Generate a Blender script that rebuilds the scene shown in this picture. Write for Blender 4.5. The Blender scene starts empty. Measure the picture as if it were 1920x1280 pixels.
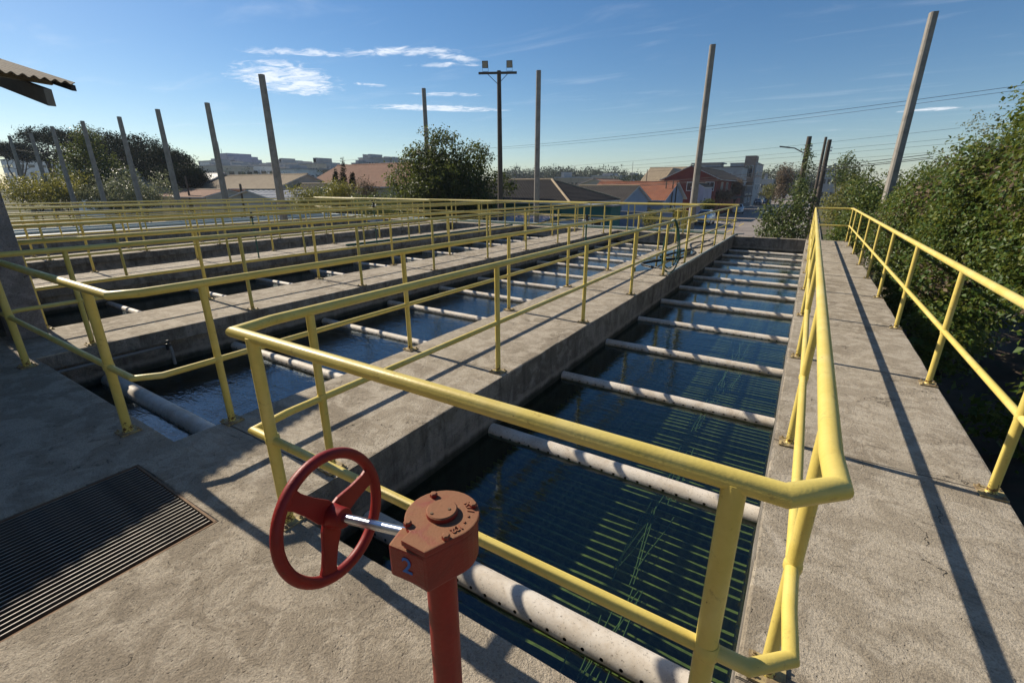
import bpy, bmesh, math, random
import numpy as np
from mathutils import Vector, Matrix

R = math.radians
scene = bpy.context.scene
COL = scene.collection

# ------------------------------------------------------------------ camera
CAM_Z = 1.70
PITCH = 18.71          # degrees below the horizontal
YAW = 32.2             # degrees left of +Y
cam_d = bpy.data.cameras.new('camera')
cam_d.sensor_width = 36.0
cam_d.lens = 16.0
cam_d.clip_start = 0.05
cam_d.clip_end = 5000
cam = bpy.data.objects.new('camera', cam_d)
COL.objects.link(cam)
cam.location = (0, 0, CAM_Z)
cam.rotation_euler = (R(90 - PITCH), 0, R(YAW))
scene.camera = cam

# ------------------------------------------------------------------ sun and sky
SUN_EL = 34.2
SUN_AZ = 177.0         # direction towards the sun, degrees from +X (counter-clockwise)
sun_dir = Vector((math.cos(R(SUN_EL)) * math.cos(R(SUN_AZ)), math.cos(R(SUN_EL)) * math.sin(R(SUN_AZ)), math.sin(R(SUN_EL))))
sd = bpy.data.lights.new('sun', 'SUN')
sd.energy = 5.0
sd.angle = R(0.53)
sd.color = (1.0, 0.90, 0.75)
sun = bpy.data.objects.new('sun', sd)
COL.objects.link(sun)
sun.rotation_euler = sun_dir.to_track_quat('Z', 'Y').to_euler()
sun.location = (-30, 0, 30)

world = bpy.data.worlds.new('World')
scene.world = world
world.use_nodes = True
wt = world.node_tree
wt.nodes.clear()
def wn(kind, **kw):
    n = wt.nodes.new(kind)
    for k, v in kw.items():
        setattr(n, k, v)
    return n
def wl(a, b):
    wt.links.new(a, b)
def wmath(op, a, b=None, clamp=False):
    n = wn('ShaderNodeMath', operation=op, use_clamp=clamp)
    for i, v in enumerate((a, b)):
        if v is None:
            continue
        if isinstance(v, (int, float)):
            n.inputs[i].default_value = v
        else:
            wl(v, n.inputs[i])
    return n.outputs[0]
sky = wn('ShaderNodeTexSky', sky_type='NISHITA')
sky.sun_disc = False
sky.sun_elevation = R(SUN_EL)
sky.sun_rotation = R(90 - SUN_AZ)
sky.altitude = 900
sky.air_density = 1.1
sky.dust_density = 0.4
sky.ozone_density = 2.8
tc = wn('ShaderNodeTexCoord')
sep = wn('ShaderNodeSeparateXYZ')
wl(tc.outputs['Generated'], sep.inputs[0])
zz = wmath('MAXIMUM', sep.outputs[2], 0.02)
u = wmath('DIVIDE', sep.outputs[0], zz)
v = wmath('DIVIDE', sep.outputs[1], zz)
comb = wn('ShaderNodeCombineXYZ')
wl(u, comb.inputs[0]); wl(v, comb.inputs[1])
def wnoise(scale, detail, rough, dist=0.0, sx=1.0, sy=1.0, rot=0.0, off=(0, 0, 0)):
    m = wn('ShaderNodeMapping')
    m.inputs['Scale'].default_value = (sx, sy, 1)
    m.inputs['Rotation'].default_value = (0, 0, rot)
    m.inputs['Location'].default_value = off
    wl(comb.outputs[0], m.inputs[0])
    n = wn('ShaderNodeTexNoise')
    n.inputs['Scale'].default_value = scale
    n.inputs['Detail'].default_value = detail
    n.inputs['Roughness'].default_value = rough
    n.inputs['Distortion'].default_value = dist
    wl(m.outputs[0], n.inputs[0])
    return n.outputs[0]
def wrange(val, a, b, c, d):
    n = wn('ShaderNodeMapRange')
    n.interpolation_type = 'SMOOTHSTEP'
    for i, x in enumerate((a, b, c, d)):
        n.inputs[i + 1].default_value = x
    wl(val, n.inputs[0])
    return n.outputs[0]
# cloud banks in a thin high layer: (u, v) centre, half sizes, rotation, strength
banks = [(-4.62, 3.15, 0.78, 0.46, R(139), 1.0), (-2.9, 3.0, 0.5, 0.13, R(28), 0.85), (-4.45, 5.2, 0.85, 0.26, R(41), 1.0),
         (-3.75, 4.5, 0.45, 0.13, R(35), 0.6), (-2.9, 3.48, 0.3, 0.09, R(30), 0.6), (-4.05, 3.72, 0.16, 0.08, R(60), 0.7),
         (1.15, 8.85, 0.32, 0.2, 0.0, 0.85), (-3.55, 2.62, 0.5, 0.12, R(40), 0.6), (-2.7, 3.3, .25, .1, R(60), .7),
         (3.5, -3.0, 1.2, 0.4, 0.6, 0.9), (-1.5, -5.0, 1.1, 0.4, 0.4, 0.9), (5.5, 1.5, 0.9, 0.3, 0.7, 0.8)]
fine = wnoise(4.5, 9, 0.62, 0.9, 1.0, 1.6, R(-40))
total = None
for (cu, cv, a, b, rot, s) in banks:
    du = wmath('SUBTRACT', u, cu); dv = wmath('SUBTRACT', v, cv)
    c, sn = math.cos(rot), math.sin(rot)
    p = wmath('ADD', wmath('MULTIPLY', du, c), wmath('MULTIPLY', dv, sn))
    q = wmath('SUBTRACT', wmath('MULTIPLY', dv, c), wmath('MULTIPLY', du, sn))
    p = wmath('DIVIDE', p, a); q = wmath('DIVIDE', q, b)
    d2 = wmath('ADD', wmath('MULTIPLY', p, p), wmath('MULTIPLY', q, q))
    m = wmath('MULTIPLY', wrange(d2, 0.0, 1.7, 1.0, 0.0), s)
    total = m if total is None else wmath('MAXIMUM', total, m)
thr = wmath('SUBTRACT', wmath('ADD', fine, wmath('MULTIPLY', total, 0.30)), 0.62)
cl = wrange(thr, -0.08, 0.30, 0.0, 0.8)
cl = wmath('MULTIPLY', cl, wrange(total, 0.0, 0.12, 0.0, 1.0))
# faint streaky veil all over the sky
veil = wrange(wnoise(0.8, 7, 0.6, 0.5, 1.0, 2.6, 0.6, (3.1, 1.7, 0)), 0.52, 0.8, 0.0, 0.13)
cl = wmath('MAXIMUM', cl, veil)
mix = wn('ShaderNodeMix', data_type='RGBA')
wl(cl, mix.inputs['Factor'])
hs_ = wn('ShaderNodeHueSaturation'); hs_.inputs['Saturation'].default_value = 1.25; hs_.inputs['Hue'].default_value = 0.502; wl(sky.outputs[0], hs_.inputs['Color'])
wl(hs_.outputs[0], mix.inputs['A'])
mix.inputs['B'].default_value = (11.0, 11.4, 12.0, 1)
bg = wn('ShaderNodeBackground')
bg.inputs['Strength'].default_value = 0.073
wl(mix.outputs['Result'], bg.inputs['Color'])
wo = wn('ShaderNodeOutputWorld')
wl(bg.outputs[0], wo.inputs['Surface'])

scene.view_settings.view_transform = 'Standard'
scene.view_settings.look = 'None'
scene.view_settings.exposure = 0.46
scene.view_settings.gamma = 1.0
scene.view_settings.use_curve_mapping = False
scene.render.engine = 'CYCLES'
scene.cycles.transparent_max_bounces = 8
scene.cycles.max_bounces = 6
scene.cycles.diffuse_bounces = 3
scene.cycles.glossy_bounces = 3
scene.cycles.volume_bounces = 0

# ------------------------------------------------------------------ places: a direction in the view, met at a distance
_f = 853.33
_th, _yw = R(PITCH), R(YAW)
_fw = np.array([-math.sin(_yw) * math.cos(_th), math.cos(_yw) * math.cos(_th), -math.sin(_th)])
_rt = np.array([math.cos(_yw), math.sin(_yw), 0.0])
_up = np.cross(_rt, _fw)
def at(px, py, Y):
    d = _fw * _f + _rt * (px - 960) - _up * (py - 640)
    return np.array([0, 0, CAM_Z]) + d * (Y / d[1])
def on(px, py, z):
    d = _fw * _f + _rt * (px - 960) - _up * (py - 640)
    return np.array([0, 0, CAM_Z]) + d * ((z - CAM_Z) / d[2])

# ------------------------------------------------------------------ mesh helpers
class MB:
    def __init__(s):
        s.v = []; s.f = []
    def add(s, vs, fs):
        o = len(s.v)
        s.v.extend([tuple(float(c) for c in p) for p in vs])
        s.f.extend([tuple(i + o for i in f) for f in fs])
        return s
    def box(s, x0, x1, y0, y1, z0, z1):
        vs = [(x0, y0, z0), (x1, y0, z0), (x1, y1, z0), (x0, y1, z0), (x0, y0, z1), (x1, y0, z1), (x1, y1, z1), (x0, y1, z1)]
        return s.add(vs, [(0, 3, 2, 1), (4, 5, 6, 7), (0, 1, 5, 4), (1, 2, 6, 5), (2, 3, 7, 6), (3, 0, 4, 7)])
    def obox(s, c, ax, ay, az):
        c, ax, ay, az = map(np.array, (c, ax, ay, az))
        vs = [c + i * ax + j * ay + k * az for k in (-1, 1) for i, j in ((-1, -1), (1, -1), (1, 1), (-1, 1))]
        return s.add(vs, [(0, 3, 2, 1), (4, 5, 6, 7), (0, 1, 5, 4), (1, 2, 6, 5), (2, 3, 7, 6), (3, 0, 4, 7)])
    def tube(s, pts, rad, n=12, caps=True, up=(0, 0, 1)):
        pts = [Vector(p) for p in pts]
        if isinstance(rad, (int, float)):
            rad = [rad] * len(pts)
        vs, fs = [], []
        frame = None
        for i, p in enumerate(pts):
            d0 = (p - pts[i - 1]).normalized() if i > 0 else None
            d1 = (pts[i + 1] - p).normalized() if i < len(pts) - 1 else None
            t = d1 if d0 is None else (d0 if d1 is None else (d0 + d1))
            if t.length < 1e-6: t = d1
            t = t.normalized()
            base = d0 if d0 is not None else d1
            if frame is None:
                a = Vector(up)
                if abs(a.dot(base)) > 0.95: a = Vector((1, 0, 0))
                frame = (a - base * a.dot(base)).normalized()
            else:
                frame = (frame - base * frame.dot(base))
                if frame.length < 1e-4: frame = base.orthogonal()
                frame.normalize()
            b = base.cross(frame)
            den = t.dot(base)
            for k in range(n):
                ang = 2 * math.pi * k / n
                q = (frame * math.cos(ang) + b * math.sin(ang)) * rad[i]
                # slide along the incoming direction onto the mitre plane
                q = q - base * (q.dot(t) / den if abs(den) > 0.2 else 0)
                vs.append(p + q)
            if i:
                o0 = (i - 1) * n; o1 = i * n
                fs += [(o0 + k, o0 + (k + 1) % n, o1 + (k + 1) % n, o1 + k) for k in range(n)]
            if d1 is not None and d0 is not None:
                frame = (frame - d1 * frame.dot(d1))
                if frame.length < 1e-4: frame = d1.orthogonal()
                frame.normalize()
        if caps:
            fs.append(tuple(range(n - 1, -1, -1)))
            fs.append(tuple(range((len(pts) - 1) * n, len(pts) * n)))
        return s.add(vs, fs)
    def lathe(s, c, axis, prof, n=24):
        """prof: list of (distance along axis, radius)"""
        ax = Vector(axis).normalized(); a = ax.orthogonal().normalized(); b = ax.cross(a); c = Vector(c)
        vs, fs = [], []
        for i, (h, r) in enumerate(prof):
            for k in range(n):
                t = 2 * math.pi * k / n
                vs.append(c + ax * h + (a * math.cos(t) + b * math.sin(t)) * r)
            if i:
                fs += [((i - 1) * n + k, (i - 1) * n + (k + 1) % n, i * n + (k + 1) % n, i * n + k) for k in range(n)]
        fs.append(tuple(range(n - 1, -1, -1)))
        fs.append(tuple(range((len(prof) - 1) * n, len(prof) * n)))
        return s.add(vs, fs)
    def prism(s, poly, d):
        n = len(poly); d = np.array(d)
        vs = [np.array(p) for p in poly] + [np.array(p) + d for p in poly]
        fs = [tuple(range(n - 1, -1, -1)), tuple(range(n, 2 * n))]
        fs += [(i, (i + 1) % n, n + (i + 1) % n, n + i) for i in range(n)]
        return s.add(vs, fs)
    def mesh(s, name, mat, smooth=False, bevel=0.0):
        me = bpy.data.meshes.new(name)
        me.from_pydata(s.v, [], s.f)
        bm = bmesh.new(); bm.from_mesh(me)
        bmesh.ops.recalc_face_normals(bm, faces=bm.faces)
        if len(bm.faces) == 1:
            bm.faces.ensure_lookup_table(); bm.normal_update()
            if bm.faces[0].normal.z < 0: bm.faces[0].normal_flip()
        if bevel > 0:
            es = [e for e in bm.edges if len(e.link_faces) == 2 and e.calc_face_angle(0) > 0.5]
            bmesh.ops.bevel(bm, geom=es, offset=bevel, segments=2, affect='EDGES', profile=0.6)
        bm.to_mesh(me); bm.free()
        if mat is not None: me.materials.append(M[mat] if isinstance(mat, str) else mat)
        if smooth:
            me.polygons.foreach_set('use_smooth', [True] * len(me.polygons))
            if smooth == 'auto':
                try: me.set_sharp_from_angle(angle=R(38))
                except Exception: pass
        return me
    def build(s, name, mat, parent=None, smooth=False, bevel=0.0):
        return link(name, s.mesh(name, mat, smooth, bevel), parent)
def link(name, me, parent=None, loc=None, rot=None):
    o = bpy.data.objects.new(name, me)
    COL.objects.link(o)
    if parent is not None: o.parent = parent
    if loc is not None: o.location = loc
    if rot is not None: o.rotation_euler = rot
    return o
def tag(o, label, cat, group=None):
    o['label'] = label; o['category'] = cat
    if group: o['group'] = group
    return o
def thing(name, label, cat, loc=(0, 0, 0), group=None, rz=0.0):
    o = bpy.data.objects.new(name, None)
    o.empty_display_size = 0.2
    COL.objects.link(o); o.location = loc; o.rotation_euler = (0, 0, rz)
    return tag(o, label, cat, group)
def struct(o):
    o['kind'] = 'structure'; return o
def stuff(o):
    o['kind'] = 'stuff'; return o
def copy_tree(o, parent=None):
    c = o.copy(); COL.objects.link(c); c.parent = parent
    for ch in list(o.children): copy_tree(ch, c)
    return c
def tri_mesh(name, verts, faces, mat, smooth=False):
    """numpy verts (n,3), faces (m,k)"""
    me = bpy.data.meshes.new(name)
    verts = np.asarray(verts, np.float32); faces = np.asarray(faces, np.int32)
    k = faces.shape[1]
    me.vertices.add(len(verts)); me.vertices.foreach_set('co', verts.ravel())
    me.loops.add(faces.size); me.loops.foreach_set('vertex_index', faces.ravel())
    me.polygons.add(len(faces))
    me.polygons.foreach_set('loop_start', np.arange(0, faces.size, k, dtype=np.int32))
    me.polygons.foreach_set('loop_total', np.full(len(faces), k, np.int32))
    if smooth: me.polygons.foreach_set('use_smooth', np.ones(len(faces), bool))
    me.update(calc_edges=True); me.validate()
    if mat is not None: me.materials.append(M[mat] if isinstance(mat, str) else mat)
    return me

# ------------------------------------------------------------------ materials
M = {}
class NT:
    def __init__(s, name):
        s.m = bpy.data.materials.new(name); s.m.use_nodes = True
        s.t = s.m.node_tree; s.t.nodes.clear()
        s.out = s.n('ShaderNodeOutputMaterial')
        s.co = s.n('ShaderNodeTexCoord').outputs['Object']
    def n(s, kind, **kw):
        x = s.t.nodes.new(kind)
        for k, v in kw.items(): setattr(x, k, v)
        return x
    def l(s, a, b): s.t.links.new(a, b)
    def put(s, sock, v):
        if isinstance(v, (int, float)): sock.default_value = v
        elif isinstance(v, (tuple, list)): sock.default_value = tuple(v) + ((1,) if len(v) == 3 and len(sock.default_value) == 4 else ())
        else: s.l(v, sock)
    def mapping(s, scale=(1, 1, 1), rot=(0, 0, 0), loc=(0, 0, 0), src=None):
        m = s.n('ShaderNodeMapping'); s.l(src or s.co, m.inputs[0])
        m.inputs['Scale'].default_value = scale; m.inputs['Rotation'].default_value = rot; m.inputs['Location'].default_value = loc
        return m.outputs[0]
    def noise(s, scale, detail=4, rough=0.55, dist=0.0, co=None):
        x = s.n('ShaderNodeTexNoise'); s.l(co or s.co, x.inputs['Vector'])
        x.inputs['Scale'].default_value = scale; x.inputs['Detail'].default_value = detail
        x.inputs['Roughness'].default_value = rough; x.inputs['Distortion'].default_value = dist
        return x.outputs[0]
    def voronoi(s, scale, feature='F1', co=None, rnd=1.0):
        x = s.n('ShaderNodeTexVoronoi', feature=feature); s.l(co or s.co, x.inputs['Vector'])
        x.inputs['Scale'].default_value = scale; x.inputs['Randomness'].default_value = rnd
        return x.outputs[0]
    def rng(s, v, a, b, c=0.0, d=1.0, smooth=True):
        x = s.n('ShaderNodeMapRange')
        if smooth: x.interpolation_type = 'SMOOTHSTEP'
        s.l(v, x.inputs[0])
        for i, q in enumerate((a, b, c, d)): x.inputs[i + 1].default_value = q
        return x.outputs[0]
    def math(s, op, a, b=None, clamp=False):
        x = s.n('ShaderNodeMath', operation=op, use_clamp=clamp); s.put(x.inputs[0], a)
        if b is not None: s.put(x.inputs[1], b)
        return x.outputs[0]
    def mix(s, fac, a, b, mode='MIX'):
        x = s.n('ShaderNodeMix', data_type='RGBA', blend_type=mode)
        s.put(x.inputs['Factor'], fac); s.put(x.inputs['A'], a); s.put(x.inputs['B'], b)
        return x.outputs['Result']
    def bump(s, h, strength=0.5, dist=0.01, normal=None):
        x = s.n('ShaderNodeBump'); s.l(h, x.inputs['Height'])
        x.inputs['Strength'].default_value = strength; x.inputs['Distance'].default_value = dist
        if normal is not None: s.l(normal, x.inputs['Normal'])
        return x.outputs[0]
    def bsdf(s, color, rough=0.8, normal=None, metal=0.0, spec=0.5, **kw):
        b = s.n('ShaderNodeBsdfPrincipled')
        s.put(b.inputs['Base Color'], color); s.put(b.inputs['Roughness'], rough); s.put(b.inputs['Metallic'], metal)
        b.inputs['Specular IOR Level'].default_value = spec
        if normal is not None: s.l(normal, b.inputs['Normal'])
        for k, v in kw.items(): s.put(b.inputs[k], v)
        return b.outputs[0]
    def done(s, shader, name=None):
        s.l(shader, s.out.inputs['Surface'])
        M[name or s.m.name] = s.m
        return s.m

def concrete(name, base, dark, light, coarse=1.0, stain=0.5, joints=None, drip=False):
    t = NT(name)
    big = t.noise(0.8, 5, 0.62, 0.6)
    mid = t.noise(4.5, 6, 0.68, 0.8)
    fin = t.noise(120, 4, 0.72)
    rough_ = t.noise(40, 5, 0.7)
    c = t.mix(t.rng(big, 0.36, 0.66), base, dark)
    c = t.mix(t.rng(mid, 0.40, 0.56, 0.8, 0.0), c, light)
    c = t.mix(t.rng(mid, 0.52, 0.70, 0, stain), c, dark)
    c = t.mix(t.rng(rough_, 0.54, 0.70, 0, 0.6), c, tuple(x * 0.45 for x in dark))
    c = t.mix(t.rng(t.noise(13, 6, 0.75, 1.0, t.mapping(loc=(4, 2, 7))), 0.56, 0.68, 0, 0.55), c, tuple(x * 0.5 for x in dark))
    c = t.mix(t.rng(fin, 0.45, 0.72, 0.0, 0.6), c, tuple(x * 0.35 for x in dark))
    pits = t.voronoi(34)
    pm = t.rng(big, 0.42, 0.6)
    pit = t.math('MULTIPLY', t.rng(pits, 0.04, 0.15, 1, 0), pm)
    c = t.mix(t.math('MULTIPLY', pit, 0.75), c, tuple(x * 0.16 for x in dark))
    warp = t.n('ShaderNodeTexNoise'); t.l(t.co, warp.inputs['Vector']); warp.inputs['Scale'].default_value = 4.0; warp.inputs['Detail'].default_value = 5
    crack = t.voronoi(1.1, 'DISTANCE_TO_EDGE', t.mix(0.35, t.co, warp.outputs['Color']))
    ckm = t.math('MULTIPLY', t.rng(crack, 0.0, 0.0035, 0.8, 0.0), t.rng(mid, 0.5, 0.6))
    c = t.mix(t.math('MULTIPLY', ckm, 0.8), c, (0.03, 0.027, 0.023))
    h = t.math('ADD', t.math('MULTIPLY', fin, 0.55 * coarse), t.math('MULTIPLY', rough_, 0.9 * coarse))
    h = t.math('ADD', h, t.math('MULTIPLY', mid, 0.9 * coarse))
    h = t.math('SUBTRACT', h, t.math('MULTIPLY', pit, 0.5))
    h = t.math('SUBTRACT', h, t.math('MULTIPLY', ckm, 0.8))
    if drip:
        dr = t.noise(6, 5, 0.7, 0.3, t.mapping(scale=(1, 1, 0.12)))
        c = t.mix(t.rng(dr, 0.45, 0.75, 0, 0.7), c, tuple(x * 0.35 for x in dark))
        sz = t.n('ShaderNodeSeparateXYZ'); t.l(t.co, sz.inputs[0])
        wz = t.math('ADD', sz.outputs[2], t.math('MULTIPLY', t.math('SUBTRACT', t.noise(5, 6, 0.7), 0.5), 0.10))
        c = t.mix(t.math('MULTIPLY', t.rng(wz, -0.41, -0.375, 0, 1), t.rng(wz, -0.365, -0.33, 0.5, 0)), c, (0.33, 0.30, 0.25))
        c = t.mix(t.rng(wz, -0.44, -0.38, 0.85, 0.0), c, (0.030, 0.032, 0.020))
    if joints:
        s = t.n('ShaderNodeSeparateXYZ'); t.l(t.co, s.inputs[0])
        yy = t.math('ADD', s.outputs[1], t.math('MULTIPLY', t.noise(1.5, 3), 0.03))
        fr = t.math('PINGPONG', t.math('SUBTRACT', yy, joints[0]), joints[1] / 2)
        st = t.noise(2.0, 5, 0.7, 0.4, t.mapping(scale=(1.2, 14, 1)))
        c = t.mix(t.rng(st, 0.5, 0.72, 0, 0.45), c, tuple(x * 0.6 for x in dark))
        jm = t.rng(fr, 0.002, 0.006, 1, 0)
        c = t.mix(t.math('MULTIPLY', jm, 0.75), c, (0.05, 0.045, 0.04))
        h = t.math('SUBTRACT', h, t.math('MULTIPLY', jm, 1.2))
    nb = t.bump(h, 1.0, 0.022)
    return t.done(t.bsdf(c, 0.92, nb, spec=0.25))

def plain(name, col, rough=0.6, metal=0.0, var=0.25, scale=6, bumpy=0.0, spec=0.5, dirt=None, **kw):
    t = NT(name)
    n1 = t.noise(scale, 6, 0.65, 0.4)
    c = t.mix(t.rng(n1, 0.3, 0.75, 0, var), col, tuple(x * 0.55 for x in col))
    if dirt:
        c = t.mix(t.rng(t.noise(scale * 0.6, 7, 0.7, 0.6, t.mapping(loc=(3, 1, 2))), 0.48, 0.72, 0, 0.8), c, dirt)
    nb = t.bump(t.noise(scale * 6, 5, 0.6), bumpy, 0.01) if bumpy > 0 else None
    return t.done(t.bsdf(c, rough, nb, metal, spec, **kw))

def make_materials():
    concrete('platform_concrete', (0.43, 0.365, 0.275), (0.315, 0.262, 0.192), (0.53, 0.455, 0.35), 1.0, 0.4)
    concrete('walkway_concrete', (0.375, 0.322, 0.245), (0.26, 0.217, 0.16), (0.47, 0.412, 0.325), 0.45, 0.5, joints=(1.46, 1.97))
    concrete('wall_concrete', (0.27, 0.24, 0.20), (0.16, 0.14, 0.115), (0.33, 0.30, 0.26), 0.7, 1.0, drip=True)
    concrete('column_concrete', (0.25, 0.24, 0.24), (0.17, 0.155, 0.145), (0.33, 0.31, 0.30), 0.6, 0.7)
    # yellow paint with chips, grime and small rust spots
    t = NT('yellow_paint')
    n1 = t.noise(5, 6, 0.65, 0.4)
    c = t.mix(t.rng(n1, 0.35, 0.7), (0.65, 0.515, 0.13), (0.575, 0.44, 0.098))
    c = t.mix(t.rng(t.noise(2.2, 5, 0.6, 0.2, t.mapping(loc=(2, 4, 1))), 0.5, 0.72, 0, 0.55), c, (0.70, 0.58, 0.24))
    c = t.mix(t.rng(t.noise(22, 7, 0.75, 0.3), 0.57, 0.72, 0, 0.75), c, (0.30, 0.20, 0.06))
    sz = t.n('ShaderNodeSeparateXYZ'); t.l(t.co, sz.inputs[0])
    foot = t.rng(sz.outputs[2], 0.0, 0.16, 0.2, 0.0)
    rust = t.rng(t.math('ADD', t.noise(55, 6, 0.7, 0.2, t.mapping(loc=(7, 2, 9))), foot), 0.665, 0.72)
    c = t.mix(rust, c, (0.13, 0.055, 0.02))
    h = t.math('SUBTRACT', t.noise(90, 4, 0.6), t.math('MULTIPLY', rust, 0.8))
    t.done(t.bsdf(c, t.rng(n1, 0.3, 0.7, 0.36, 0.52), t.bump(h, 0.22, 0.004), spec=0.45))
    # off-white plastic pipe: tan scale near the water line, specks of algae
    t = NT('pipe_plastic')
    s = t.n('ShaderNodeSeparateXYZ'); t.l(t.co, s.inputs[0])
    oi = t.n('ShaderNodeObjectInfo'); cv = t.n('ShaderNodeCombineXYZ'); t.l(t.math('MULTIPLY', oi.outputs['Random'], 40.0), cv.inputs[0])
    av = t.n('ShaderNodeVectorMath', operation='ADD'); t.l(t.co, av.inputs[0]); t.l(cv.outputs[0], av.inputs[1]); t.co = av.outputs[0]
    n1 = t.noise(5, 7, 0.7, 0.4)
    c = t.mix(t.rng(n1, 0.35, 0.72), (0.68, 0.62, 0.53), (0.50, 0.42, 0.32))
    c = t.mix(t.rng(t.noise(70, 5, 0.75), 0.56, 0.68, 0, 0.85), c, (0.15, 0.125, 0.10))
    low = t.math('ADD', s.outputs[2], t.math('MULTIPLY', t.math('SUBTRACT', t.noise(12, 6, 0.7), 0.5), 0.11))
    c = t.mix(t.rng(low, -0.055, 0.03, 0.9, 0.0), c, (0.34, 0.225, 0.10))
    c = t.mix(t.rng(low, -0.09, -0.045, 0.9, 0.0), c, (0.10, 0.085, 0.05))
    t.done(t.bsdf(c, 0.62, t.bump(t.noise(60, 5, 0.6), 0.25, 0.004), spec=0.35))
    # water: mirror by the angle, tinted see-through below
    for nm, amp, sc, ior in (('still_water', 0.0042, 1.0, 1.66), ('rippled_water', 0.0075, 1.5, 2.05)):
        t = NT(nm)
        h1 = t.noise(5.0 * sc, 3, 0.5, 0.6, t.mapping(scale=(0.55, 1.5, 1)))
        h2 = t.noise(21 * sc, 3, 0.5, 0.4, t.mapping(scale=(0.6, 1.3, 1), loc=(3, 5, 0)))
        h = t.math('ADD', h1, t.math('MULTIPLY', h2, 0.35))
        nb = t.bump(h, 1.0, amp)
        lw = t.n('ShaderNodeLayerWeight'); lw.inputs['Blend'].default_value = 0.5; t.l(nb, lw.inputs['Normal'])
        f0 = ((ior - 1) / (ior + 1)) ** 2
        frv = t.math('ADD', t.math('MULTIPLY', t.math('POWER', lw.outputs['Facing'], 5.0), 1 - f0), f0, True)
        g = t.n('ShaderNodeBsdfGlossy'); g.inputs['Roughness'].default_value = 0.015; g.inputs['Color'].default_value = (0.80, 0.92, 1, 1); t.l(nb, g.inputs['Normal'])
        tr = t.n('ShaderNodeBsdfTransparent'); tr.inputs['Color'].default_value = (0.42, 0.54, 0.50, 1)
        ms = t.n('ShaderNodeMixShader'); t.l(frv, ms.inputs[0]); t.l(tr.outputs[0], ms.inputs[1]); t.l(g.outputs[0], ms.inputs[2])
        t.done(ms.outputs[0])
    # submerged parts
    t = NT('algae_plate')
    n1 = t.noise(14, 6, 0.7, 0.5)
    c = t.mix(t.rng(n1, 0.4, 0.68), (0.26, 0.25, 0.055), (0.48, 0.44, 0.09))
    t.done(t.bsdf(c, 0.9))
    plain('algae_rope', (0.25, 0.30, 0.10), 0.9, var=0.6, scale=30)
    plain('tank_floor', (0.012, 0.016, 0.016), 1.0, var=0.3, scale=1.5, spec=0.0)
    # valve
    t = NT('red_paint')
    n1 = t.noise(7, 6, 0.6, 0.3)
    c = t.mix(t.rng(n1, 0.35, 0.7), (0.25, 0.016, 0.011), (0.185, 0.012, 0.009))
    c = t.mix(t.rng(t.noise(45, 6, 0.7), 0.62, 0.75, 0, 0.8), c, (0.10, 0.03, 0.018))
    t.done(t.bsdf(c, 0.48, t.bump(t.noise(70, 5, 0.6), 0.25, 0.004), spec=0.3))
    t = NT('rusty_red_paint')
    n1 = t.noise(13, 8, 0.72, 0.6)
    gn = t.n('ShaderNodeNewGeometry'); sp = t.n('ShaderNodeSeparateXYZ'); t.l(gn.outputs['Normal'], sp.inputs[0])
    topm = t.rng(sp.outputs[2], 0.4, 0.8)
    c = t.mix(t.rng(n1, 0.4, 0.7), (0.23, 0.018, 0.012), (0.17, 0.014, 0.010))
    wear = t.math('MULTIPLY', topm, t.rng(t.noise(9, 8, 0.7, 0.8), 0.22, 0.5))
    c = t.mix(wear, c, (0.235, 0.105, 0.05))
    c = t.mix(t.rng(t.noise(60, 6, 0.75), 0.62, 0.75, 0, 0.8), c, (0.09, 0.04, 0.02))
    t.done(t.bsdf(c, t.rng(wear, 0, 1, 0.45, 0.85), t.bump(t.noise(85, 6, 0.7), 0.45, 0.004), spec=0.4))
    plain('bright_steel', (0.62, 0.64, 0.68), 0.22, 1.0, 0.3, 40)
    plain('blue_marker', (0.03, 0.13, 0.42), 0.7)
    t = NT('grate_steel')
    gn = t.n('ShaderNodeNewGeometry'); sp = t.n('ShaderNodeSeparateXYZ'); t.l(gn.outputs['Normal'], sp.inputs[0])
    c = t.mix(t.rng(t.noise(9, 6, 0.7), 0.4, 0.65), (0.075, 0.06, 0.045), (0.045, 0.04, 0.035))
    c = t.mix(t.math('MULTIPLY', t.rng(sp.outputs[2], 0.6, 0.9), t.rng(t.noise(6, 5, 0.7), 0.3, 0.6, 0.5, 1.0)), c, (0.50, 0.44, 0.35))   # upward faces of worn steel, painted pale for the sun's glint
    t.done(t.bsdf(c, 0.6))
    plain('rusty_steel', (0.22, 0.135, 0.075), 0.85, 0.1, 0.7, 25, 0.4)
    plain('green_paint', (0.02, 0.10, 0.075), 0.5, 0, 0.4, 12)
    plain('green_hose', (0.015, 0.085, 0.065), 0.4, 0, 0.3, 8)
    plain('black_hose', (0.012, 0.016, 0.017), 0.45, 0, 0.3, 8)
    plain('pale_blue_pipe', (0.36, 0.44, 0.42), 0.5, 0, 0.4, 4)
    plain('grey_pipe', (0.20, 0.20, 0.19), 0.7, 0, 0.5, 9)
    plain('pole_concrete', (0.30, 0.272, 0.235), 0.9, 0, 0.6, 5, 0.4, dirt=(0.16, 0.14, 0.12))
    plain('pole_wood', (0.085, 0.068, 0.052), 0.9, 0, 0.6, 6, 0.4)
    plain('dark_metal', (0.05, 0.05, 0.05), 0.5, 0.6, 0.4, 8)
    plain('lamp_glass', (0.30, 0.29, 0.25), 0.25, 0, 0.3, 12)
    plain('wire_black', (0.02, 0.02, 0.022), 0.7)
    plain('soil', (0.095, 0.062, 0.038), 1.0, 0, 0.8, 2.5, 0.8, dirt=(0.045, 0.05, 0.022))
    plain('roof_sheet', (0.14, 0.105, 0.065), 0.95, 0, 0.7, 3, 0.4, dirt=(0.05, 0.045, 0.04))
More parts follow.
